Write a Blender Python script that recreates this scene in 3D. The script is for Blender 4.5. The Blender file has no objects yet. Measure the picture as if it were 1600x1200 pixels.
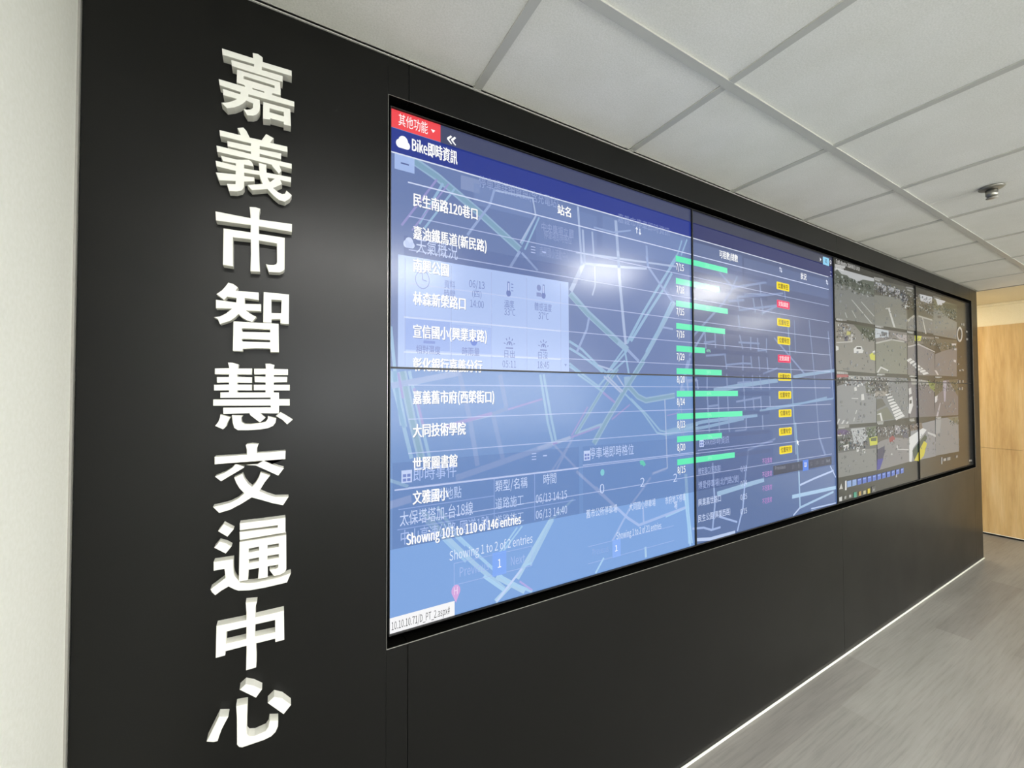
import bpy, bmesh, math, random
from mathutils import Vector, Matrix
random.seed(4)
SC = bpy.context.scene
COL = SC.collection

# ---------------------------------------------------------------- camera
# The black wall is the plane y = 0 (room at y < 0), X runs along it, Z is up.
cam_data = bpy.data.cameras.new('camera')
cam_data.sensor_width = 36.0
cam_data.lens = 637.3146 / 1600 * 36.0
cam_data.clip_start = 0.02
cam = bpy.data.objects.new('camera', cam_data)
COL.objects.link(cam)
YAW, PITCH, ROLL = 0.5203, 0.0213, -0.0031
fw = Vector((math.sin(YAW)*math.cos(PITCH), math.cos(YAW)*math.cos(PITCH), math.sin(PITCH)))
rt = Vector((math.cos(YAW), -math.sin(YAW), 0)); up = rt.cross(fw)
rt, up = rt*math.cos(ROLL)+up*math.sin(ROLL), up*math.cos(ROLL)-rt*math.sin(ROLL)
cam.matrix_world = Matrix(((rt.x, up.x, -fw.x, -0.2474), (rt.y, up.y, -fw.y, -1.0507), (rt.z, up.z, -fw.z, 1.4273), (0, 0, 0, 1)))
SC.camera = cam

# ---------------------------------------------------------------- world, exposure
world = bpy.data.worlds.new('world'); SC.world = world; world.use_nodes = True
world.node_tree.nodes['Background'].inputs[0].default_value = (1, .97, .92, 1)
world.node_tree.nodes['Background'].inputs[1].default_value = 0.02
SC.view_settings.view_transform = 'Standard'; SC.view_settings.look = 'None'
SC.view_settings.exposure = 0.0; SC.view_settings.gamma = 1.0; SC.view_settings.use_curve_mapping = False
SC.cycles.max_bounces = 10; SC.cycles.diffuse_bounces = 6; SC.cycles.transparent_max_bounces = 48
DAY = 205.0         # watts of daylight through the rear window
LAMP = 62.0         # radiance of the ceiling light diffusers
WARM = 11.0         # watts of the warm lobby downlights

# ---------------------------------------------------------------- sizes
T, X0, BARY, CEIL = 0.6084, 0.8482, -0.3697, 2.2956
XL, XR, XW = -0.5721, 4.9982, 5.894
YB, YN = -4.65, 1.3                       # back wall of the room, end of the lobby nook
PW, PH, ZB, DEP = 1.213, 0.6829, 0.8101, 0.020   # one display: pitch, height; bottom; glass behind the wall face
ZT = ZB + 2*PH

# ---------------------------------------------------------------- helpers
def lin(h):
    v = [int(h[i:i+2], 16)/255 for i in (0, 2, 4)]
    return tuple(c/12.92 if c <= .04045 else ((c+.055)/1.055)**2.4 for c in v)
def new_mat(name):
    m = bpy.data.materials.new(name); m.use_nodes = True
    return m, m.node_tree.nodes, m.node_tree.links, m.node_tree.nodes['Principled BSDF']
def plain(name, col, rough=.6, metal=0.0, spec=.5):
    m, n, l, p = new_mat(name)
    p.inputs['Base Color'].default_value = (*(lin(col) if isinstance(col, str) else col), 1)
    p.inputs['Roughness'].default_value = rough; p.inputs['Metallic'].default_value = metal
    p.inputs['Specular IOR Level'].default_value = spec
    return m
def link(name, me, mat=None, parent=None, kind=None):
    o = bpy.data.objects.new(name, me); COL.objects.link(o)
    if mat:
        for x in (mat if isinstance(mat, (list, tuple)) else [mat]): me.materials.append(x)
    if parent: o.parent = parent
    if kind: o['kind'] = kind
    return o
def empty(name, loc, kind=None):
    o = bpy.data.objects.new(name, None); COL.objects.link(o); o.location = loc; o.empty_display_size = .1
    if kind: o['kind'] = kind
    return o
def tag(o, label, cat, group=None):
    o['label'] = label; o['category'] = cat
    if group: o['group'] = group
    return o
def add_box(bm, x0, x1, y0, y1, z0, z1, mi=0):
    vs = [bm.verts.new(c) for c in ((x0,y0,z0),(x1,y0,z0),(x1,y1,z0),(x0,y1,z0),(x0,y0,z1),(x1,y0,z1),(x1,y1,z1),(x0,y1,z1))]
    for f in ((0,3,2,1),(4,5,6,7),(0,1,5,4),(1,2,6,5),(2,3,7,6),(3,0,4,7)):
        bm.faces.new([vs[i] for i in f]).material_index = mi
def mesh_of(bm, name):
    me = bpy.data.meshes.new(name); bm.normal_update(); bm.to_mesh(me); bm.free(); return me
def boxes(name, lst, mat, parent=None, kind=None, bevel=0.0):
    bm = bmesh.new()
    for b in lst: add_box(bm, *b)
    if bevel: bmesh.ops.bevel(bm, geom=bm.edges[:], offset=bevel, segments=2, affect='EDGES', profile=.5)
    return link(name, mesh_of(bm, name), mat, parent, kind)
def lathe(bm, prof, seg, cx=0, cy=0, mi=0):
    rings = [[bm.verts.new((cx+r*math.cos(2*math.pi*i/seg), cy+r*math.sin(2*math.pi*i/seg), z)) for i in range(seg)] for r, z in prof]
    for a, b in zip(rings, rings[1:]):
        for i in range(seg):
            f = bm.faces.new((a[i], a[(i+1) % seg], b[(i+1) % seg], b[i])); f.smooth = True; f.material_index = mi
    bm.faces.new(rings[0][::-1]); bm.faces.new(rings[-1])
    bmesh.ops.recalc_face_normals(bm, faces=bm.faces[:])

# ---------------------------------------------------------------- materials
def coords(n, l, scale=(1, 1, 1), rot=(0, 0, 0)):
    t = n.new('ShaderNodeTexCoord'); m = n.new('ShaderNodeMapping'); l.new(t.outputs['Object'], m.inputs[0])
    m.inputs['Scale'].default_value = scale; m.inputs['Rotation'].default_value = rot
    return m
def noise(n, l, src, scale, detail=4, rough=.55):
    t = n.new('ShaderNodeTexNoise'); t.inputs['Scale'].default_value = scale; t.inputs['Detail'].default_value = detail
    t.inputs['Roughness'].default_value = rough; l.new(src.outputs[0], t.inputs['Vector']); return t
def ramp(n, l, src, stops):
    r = n.new('ShaderNodeValToRGB'); e = r.color_ramp.elements
    while len(e) < len(stops): e.new(.5)
    for k, (p, c) in enumerate(stops):
        e[k].position = p; e[k].color = (*(lin(c) if isinstance(c, str) else (c, c, c)), 1)
    l.new(src, r.inputs[0]); return r
def mixc(n, l, kind, fac, a, b):
    x = n.new('ShaderNodeMix'); x.data_type = 'RGBA'; x.blend_type = kind
    for i, v in ((0, fac), (6, a), (7, b)):
        if hasattr(v, 'is_linked'): l.new(v, x.inputs[i])
        else: x.inputs[i].default_value = v
    return x.outputs[2]
def bump(n, l, p, src, s, d=.002):
    b = n.new('ShaderNodeBump'); b.inputs['Strength'].default_value = s; b.inputs['Distance'].default_value = d
    l.new(src, b.inputs['Height']); l.new(b.outputs[0], p.inputs['Normal'])

def mat_black():
    m, n, l, p = new_mat('black_satin_laminate'); c = coords(n, l)
    nz = noise(n, l, c, 420, 2); r = ramp(n, l, nz.outputs[0], [(.3, '050504'), (.75, '090907')])
    l.new(r.outputs[0], p.inputs['Base Color'])
    big = noise(n, l, c, 3, 3); rr = ramp(n, l, big.outputs[0], [(.3, .31), (.7, .36)])
    l.new(rr.outputs[0], p.inputs['Roughness']); p.inputs['Specular IOR Level'].default_value = .3
    bump(n, l, p, nz.outputs[0], .06, .001); return m
def mat_paint(name, a, b):
    m, n, l, p = new_mat(name); c = coords(n, l)
    nz = noise(n, l, c, 130, 3); r = ramp(n, l, nz.outputs[0], [(.3, a), (.7, b)]); l.new(r.outputs[0], p.inputs['Base Color'])
    p.inputs['Roughness'].default_value = .75; p.inputs['Specular IOR Level'].default_value = .25; bump(n, l, p, nz.outputs[0], .08, .001); return m
def mat_tile():
    m, n, l, p = new_mat('mineral_ceiling_board'); c = coords(n, l)
    a = noise(n, l, c, 260, 3); b = noise(n, l, c, 6, 3)
    r1 = ramp(n, l, a.outputs[0], [(.25, 'e2e2da'), (.6, 'f0efe9'), (.8, 'f4f3ef')]); r2 = ramp(n, l, b.outputs[0], [(.3, 'f8f8f6'), (.7, 'ffffff')])
    l.new(mixc(n, l, 'MULTIPLY', 1.0, r1.outputs[0], r2.outputs[0]), p.inputs['Base Color'])
    p.inputs['Roughness'].default_value = .85; p.inputs['Specular IOR Level'].default_value = .2; bump(n, l, p, a.outputs[0], .12, .001); return m
def mat_floor():
    m, n, l, p = new_mat('grey_wood_look_vinyl'); c = coords(n, l)
    br = n.new('ShaderNodeTexBrick'); l.new(c.outputs[0], br.inputs['Vector'])
    br.inputs['Scale'].default_value = 1.0; br.inputs['Brick Width'].default_value = 1.22; br.inputs['Row Height'].default_value = .152
    br.inputs['Mortar Size'].default_value = .0011; br.inputs['Mortar Smooth'].default_value = .3; br.offset = .37; br.offset_frequency = 2
    br.inputs['Color1'].default_value = (*lin('84817c'), 1); br.inputs['Color2'].default_value = (*lin('92908a'), 1); br.inputs['Mortar'].default_value = (*lin('8f8b84'), 1)
    c2 = coords(n, l, (2.2, 55, 1)); g = noise(n, l, c2, 1.6, 8, .68); gr = ramp(n, l, g.outputs[0], [(.25, .55), (.5, .86), (.75, 1.0)])
    c3 = coords(n, l, (.9, 4.5, 1)); k = noise(n, l, c3, 1.3, 4); kr = ramp(n, l, k.outputs[0], [(.3, .74), (.7, 1.0)])
    x = mixc(n, l, 'MULTIPLY', .75, br.outputs[0], gr.outputs[0]); x = mixc(n, l, 'MULTIPLY', .85, x, kr.outputs[0])
    l.new(x, p.inputs['Base Color']); p.inputs['Roughness'].default_value = .42; p.inputs['Specular IOR Level'].default_value = .4
    bump(n, l, p, g.outputs[0], .12, .002); return m
def mat_wood():
    m, n, l, p = new_mat('light_oak_veneer'); c = coords(n, l, (1, 9, .9)); w = noise(n, l, c, 1.7, 6, .6)
    c2 = coords(n, l, (1, 70, 3)); f = noise(n, l, c2, 2.0, 5, .6)
    r = ramp(n, l, w.outputs[0], [(.3, 'b8945f'), (.5, 'cdac76'), (.72, 'd9bd8c')]); r2 = ramp(n, l, f.outputs[0], [(.3, .8), (.65, 1.0)])
    l.new(mixc(n, l, 'MULTIPLY', .55, r.outputs[0], r2.outputs[0]), p.inputs['Base Color']); p.inputs['Roughness'].default_value = .5; return m
M_BLACK, M_TILE, M_FLOOR, M_WOOD = mat_black(), mat_tile(), mat_floor(), mat_wood()
M_WHITE = mat_paint('warm_white_wall_paint', 'e2e2d7', 'e8e8df')
M_BEIGE = mat_paint('beige_wall_paint', 'e4d9b8', 'e9dfc2')
M_BAR = plain('pale_grey_painted_steel', 'bfbfb8', .5); M_LETTER = plain('white_acrylic', 'dfded5', .45)
M_ALU = plain('brushed_aluminium', 'b9b7b0', .38, .9); M_DARK = plain('matt_black_plastic', '0a0a0a', .5); M_CHROME = plain('chrome', '9c9a92', .3, 1.0)
M_CAULK = plain('white_sealant', 'f0eee4', .5); M_GREYTRIM = plain('grey_pvc_edge', '8f8d86', .5); M_SHADOW = plain('dark_core', '050505', .9)
def emit(name, col, s):
    m = bpy.data.materials.new(name); m.use_nodes = True; n = m.node_tree.nodes; n.clear()
    e = n.new('ShaderNodeEmission'); o = n.new('ShaderNodeOutputMaterial'); m.node_tree.links.new(e.outputs[0], o.inputs[0])
    e.inputs[0].default_value = (*col, 1); e.inputs[1].default_value = s; return m
M_LAMP = emit('led_diffuser', (1, .99, .96), LAMP)
M_WARMLAMP = emit('warm_led', (1, .78, .5), 25)

# ---------------------------------------------------------------- the room
boxes('floor', [(XL-.1, XW+.1, YB-.1, YN+.1, -.1, 0)], M_FLOOR, kind='structure')
boxes('wall_left', [(XL-.12, XL-.004, YB, .2, 0, CEIL+.1)], M_WHITE, kind='structure')
WX0, WX1, WZ0, WZ1 = -.3, 4.7, .85, 2.15
boxes('wall_rear', [(XL-.12, XW+.1, YB-.1, YB, 0, WZ0), (XL-.12, XW+.1, YB-.1, YB, WZ1, CEIL+.1), (XL-.12, WX0, YB-.1, YB, WZ0, WZ1), (WX1, XW+.1, YB-.1, YB, WZ0, WZ1)], M_WHITE, kind='structure')
w1 = boxes('window_1', [(WX0, WX1, YB-.08, YB-.02, WZ0, WZ0+.05), (WX0, WX1, YB-.08, YB-.02, WZ1-.05, WZ1)] + [(x-.025, x+.025, YB-.08, YB-.02, WZ0+.05, WZ1-.05) for x in (WX0+.025, WX0+1.25, 2.2, WX1-1.25, WX1-.025)], M_BAR, kind='structure')
pm, pn, pl, pp = new_mat('clear_window_glass'); pp.inputs['Base Color'].default_value = (0, 0, 0, 1); pp.inputs['Roughness'].default_value = .02
pt = pn.new('ShaderNodeBsdfTransparent'); px = pn.new('ShaderNodeMixShader'); px.inputs[0].default_value = .06
pl.new(pt.outputs[0], px.inputs[1]); pl.new(pp.outputs[0], px.inputs[2]); pl.new(px.outputs[0], pn['Material Output'].inputs[0])
boxes('pane', [(WX0+.05, WX1-.05, YB-.053, YB-.047, WZ0+.05, WZ1-.05)], pm, w1)
dl = bpy.data.lights.new('daylight', 'AREA'); dl.shape = 'RECTANGLE'; dl.size = WX1-WX0; dl.size_y = WZ1-WZ0; dl.energy = DAY; dl.color = (.95, .98, 1.0)
do = bpy.data.objects.new('daylight', dl); COL.objects.link(do); do.location = ((WX0+WX1)/2, YB-.14, (WZ0+WZ1)/2); do.rotation_euler = (math.pi/2, 0, 0)
boxes('trim_1', [(XL-.0045, XL-.0005, -.007, .0, 0, CEIL)], M_GREYTRIM, kind='structure')      # grey strip in the left corner
# black wall: a core, the laminate panels on it, an opening for the displays
OX0, OX1, OZ0, OZ1 = -.0085, 4.853, .787, 2.1945
wf = empty('wall_front', (0, 0, 0), 'structure')
boxes('wall_core', [(XL, XR-.002, .13, .2, 0, CEIL+.05)], M_SHADOW, wf)
g = .0007
def panel(x0, x1, z0, z1): boxes('laminate_panel', [(x0+g, x1-g, 0, .13, z0, z1)], M_BLACK, wf, bevel=.0006)
S1, S2, S3 = .045, 2.4291, 4.80
panel(XL, OX0-.0, 0, CEIL); panel(OX0-g*2, S1, 0, OZ0); panel(OX0-g*2, S1, OZ1, CEIL)
for a, b in ((S1, S2), (S2, S3), (S3, OX1+2*g)): panel(a, b, 0, OZ0); panel(a, b, OZ1, CEIL)
panel(OX1, XR, 0, CEIL)
t_ = .0015
boxes('trim_2', [(OX0, OX1, -.0008, .0012, OZ0, OZ0+t_), (OX0, OX1, -.0005, .001, OZ1-t_*.4, OZ1), (OX0, OX0+t_*.5, -.0005, .001, OZ0, OZ1), (OX1-t_*.5, OX1, -.0005, .001, OZ0, OZ1)], M_ALU, kind='structure')
boxes('trim_3', [(XL, XR, -.007, 0, 0, .0075)], M_CAULK, kind='structure', bevel=.002)                # pale joint along the floor
boxes('trim_4', [(XL, XR, -.004, 0, CEIL-.0025, CEIL-.0005)], M_BAR, kind='structure')               # wall angle of the ceiling
# ceiling: lay-in boards on a T-bar grid
lamps = [(1, 1, 2), (3, 3, 2), (6, 6, 3), (-2, -1, 3)]      # (first column, last column, row) of the light panels
lamp_cells = [(p, r) for a, b, r in lamps for p in range(a, b+1)]
ce = empty('ceiling', (0, 0, 0), 'structure')
bm = bmesh.new()
xs = [XL] + [X0+n*T for n in range(-2, 7)] + [XR+.03]
ys = [0.0] + [BARY-k*T for k in range(0, 7)] + [YB]
for i, (a, b) in enumerate(zip(xs, xs[1:])):
    for j, (c, d) in enumerate(zip(ys, ys[1:])):
        if (i-3, j-0) in [(p, q) for p, q in lamp_cells]: continue
        cut = 2.385 if j == 1 and a < 2.385 < b else None             # one board is cut in two at the sprinkler
        for p, q in (((a+.003, cut-.0006), (cut+.0006, b-.003)) if cut else ((a+.003, b-.003),)):
            add_box(bm, p, q, d+.003, c-.003, CEIL+.004, CEIL+.02)
bmesh.ops.bevel(bm, geom=[e for e in bm.edges], offset=.002, segments=1, affect='EDGES')
link('ceiling_boards', mesh_of(bm, 'boards'), M_TILE, ce)
bl = []
for k, x in enumerate(xs[1:-1]):
    cut = [(BARY-(r-1)*T-.012, BARY-r*T+.012) for a, b, r in lamps if a < k-2 <= b]
    e = 0.0
    for hi, lo in sorted(cut, reverse=True): bl.append((x-.012, x+.012, hi, e, CEIL, CEIL+.0055)); e = lo
    bl.append((x-.012, x+.012, YB, e, CEIL, CEIL+.0055))
bc = [(XL, XR+.03, y-.012, y+.012, CEIL-.0006, CEIL+.005) for y in ys[1:-1]]
half = [(X0+a*T+.012, X0+(b+1)*T-.012, BARY-(r-.5)*T-.012, BARY-(r-.5)*T+.012, CEIL-.0006, CEIL+.005) for a, b, r in lamps]
boxes('tee_bars', bl+bc+half, M_BAR, ce)
boxes('cut_boards', [(X0+a*T+.01, X0+(b+1)*T-.01, BARY-r*T+.01, BARY-(r-.5)*T-.01, CEIL+.004, CEIL+.02) for a, b, r in lamps], M_TILE, ce)
boxes('slab', [(XL-.1, XW+.1, YB-.1, YN+.1, CEIL+.12, CEIL+.2)], M_WHITE, ce)
boxes('lobby_ceiling', [(XR+.034, XW, YB, YN, CEIL+.001, CEIL+.02)], M_BEIGE, ce)
boxes('lobby_ceiling_edge', [(XR+.03, XR+.036, YB, YN, CEIL-.001, CEIL+.02)], M_GREYTRIM, ce)
# right wall: beige above, oak boards below, dark shadow gap at the floor
wr = empty('wall_right', (XW, 0, 0), 'structure')
def wbox(name, lst, mat, bevel=0): return boxes(name, [(a-XW, b-XW, c, d, e, f) for a, b, c, d, e, f in lst], mat, wr, bevel=bevel)
YO = -.55                                 # oak stops here, unseen; white beyond is chosen to keep screen reflections neutral
wbox('upper_wall', [(XW+.018, XW+.12, YO, YN, 0, CEIL+.02)], M_BEIGE)
wbox('plain_wall', [(XW, XW+.12, YB, YO, 0, CEIL+.02)], M_WHITE)
wbox('cornice', [(XW-.010, XW+.018, YO, YN, CEIL-.024, CEIL)], M_BEIGE, .003)
for a, b in ((YO, .67), (.67, YN)):
    for z0, z1 in ((.022, .862), (.8645, 2.076)): wbox('oak_board', [(XW, XW+.018, a+.001, b-.001, z0, z1)], M_WOOD, .0008)
wbox('board_edge', [(XW-.003, XW+.016, YO, YN, .0175, .0225)], M_CAULK)
wbox('shadow_gap', [(XW+.008, XW+.018, YO, YN, 0, .018)], M_SHADOW)
boxes('wall_nook', [(XR-.4, XW+.1, YN, YN+.1, 0, CEIL+.1), (XR-.06, XR-.004, .2, YN, 0, CEIL+.1)], M_WHITE, kind='structure')

# ---------------------------------------------------------------- ceiling lights (above and behind the camera)
nm = ['flush light panel above the second display column', 'flush light panel above the third display column', 'flush light panel nearest the oak wall', 'flush light panel above and behind the white sign']
for (p, p2, r), lab in zip(lamps, nm):
    x, y = X0+((p+p2)/2+.5)*T, BARY-(r-.75)*T
    o = tag(empty('ceiling_light', (x, y, CEIL)), lab, 'ceiling light', 'flush light panels in the ceiling grid')
    h = T/4-.0125; w = T/2-.0125+(p2-p)*T/2
    boxes('frame', [(-w, w, -h, -h+.018, -.001, .03), (-w, w, h-.018, h, -.001, .03), (-w, -w+.018, -h+.018, h-.018, -.001, .03), (w-.018, w, -h+.018, h-.018, -.001, .03)], M_BAR, o)
    boxes('diffuser', [(-w+.018, w-.018, -h+.018, h-.018, .002, .012)], M_LAMP, o)
for y, w in ((-2.6, 'in the lobby by the oak wall'), (.72, 'in the nook behind the black wall')):
    o = tag(empty('downlight', (5.46, y, CEIL+.001)), 'small round warm downlight ' + w, 'ceiling light')
    bm = bmesh.new(); lathe(bm, [(.048, -.004), (.056, -.004), (.058, 0), (.048, 0)], 28); link('trim_ring', mesh_of(bm, 'ring'), M_BAR, o)
    bm = bmesh.new(); lathe(bm, [(.046, -.002), (.046, -.0005)], 24); link('lens', mesh_of(bm, 'lens'), M_WARMLAMP, o)
    ld = bpy.data.lights.new('downlight_beam', 'AREA'); ld.shape = 'DISK'; ld.size = .09; ld.energy = WARM*(1.0 if y > 0 else .35); ld.color = (1, .86, .66)
    lo = bpy.data.objects.new('lamp', ld); COL.objects.link(lo); lo.parent = o; lo.location = (0, 0, -.008)

# ---------------------------------------------------------------- fire sprinkler
o = tag(empty('fire_sprinkler', (2.385, -.575, CEIL)), 'chrome fire sprinkler hanging from the white tiled ceiling', 'sprinkler')
bm = bmesh.new(); lathe(bm, [(.012, .0), (.038, .0), (.039, -.003), (.034, -.007), (.022, -.010), (.014, -.012)], 40); link('escutcheon', mesh_of(bm, 'esc'), M_CHROME, o)
bm = bmesh.new(); lathe(bm, [(.013, -.010), (.019, -.012), (.018, -.034), (.015, -.038), (.011, -.041)], 28); link('body', mesh_of(bm, 'body'), M_CHROME, o)
bm = bmesh.new(); lathe(bm, [(.005, -.040), (.015, -.043), (.0175, -.0445), (.0175, -.046), (.005, -.048)], 28); link('deflector', mesh_of(bm, 'defl'), M_ALU, o)

NTH_LABEL = ['topmost white raised character of the vertical sign, densely stacked bars', 'second raised character from the top, slatted with a long hook at lower right',
    'third raised character from the top, a tall stem with two hanging legs', 'fourth raised character from the top, made of an arrow-like part and two boxes',
    'fifth raised character from the top, wide and combed with short dashes under it', 'sixth raised character from the top, open with two crossing curved legs',
    'seventh raised character from the top, gridded box over a long curved base', 'eighth raised character from the top, a wide box crossed by one tall stem',
    'lowest raised character of the sign, four separate slanted strokes']
PANEL_LABEL = {(0, 0): 'upper display nearest the sign, showing the red menu button and pale weather card', (0, 1): 'lower display nearest the sign, blue map with white address box in its corner',
    (1, 0): 'upper display of the second column, dark blue heading with a light blue square', (1, 1): 'lower display of the second column, blue map with a dark row of page buttons',
    (2, 0): 'upper display of the third column, grey street camera pictures with a white car', (2, 1): 'lower display of the third column, street cameras above a row of blue buttons',
    (3, 0): 'upper display nearest the oak wall, street cameras beside a white dial', (3, 1): 'lower display nearest the oak wall, street cameras with half a yellow bus'}
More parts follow.
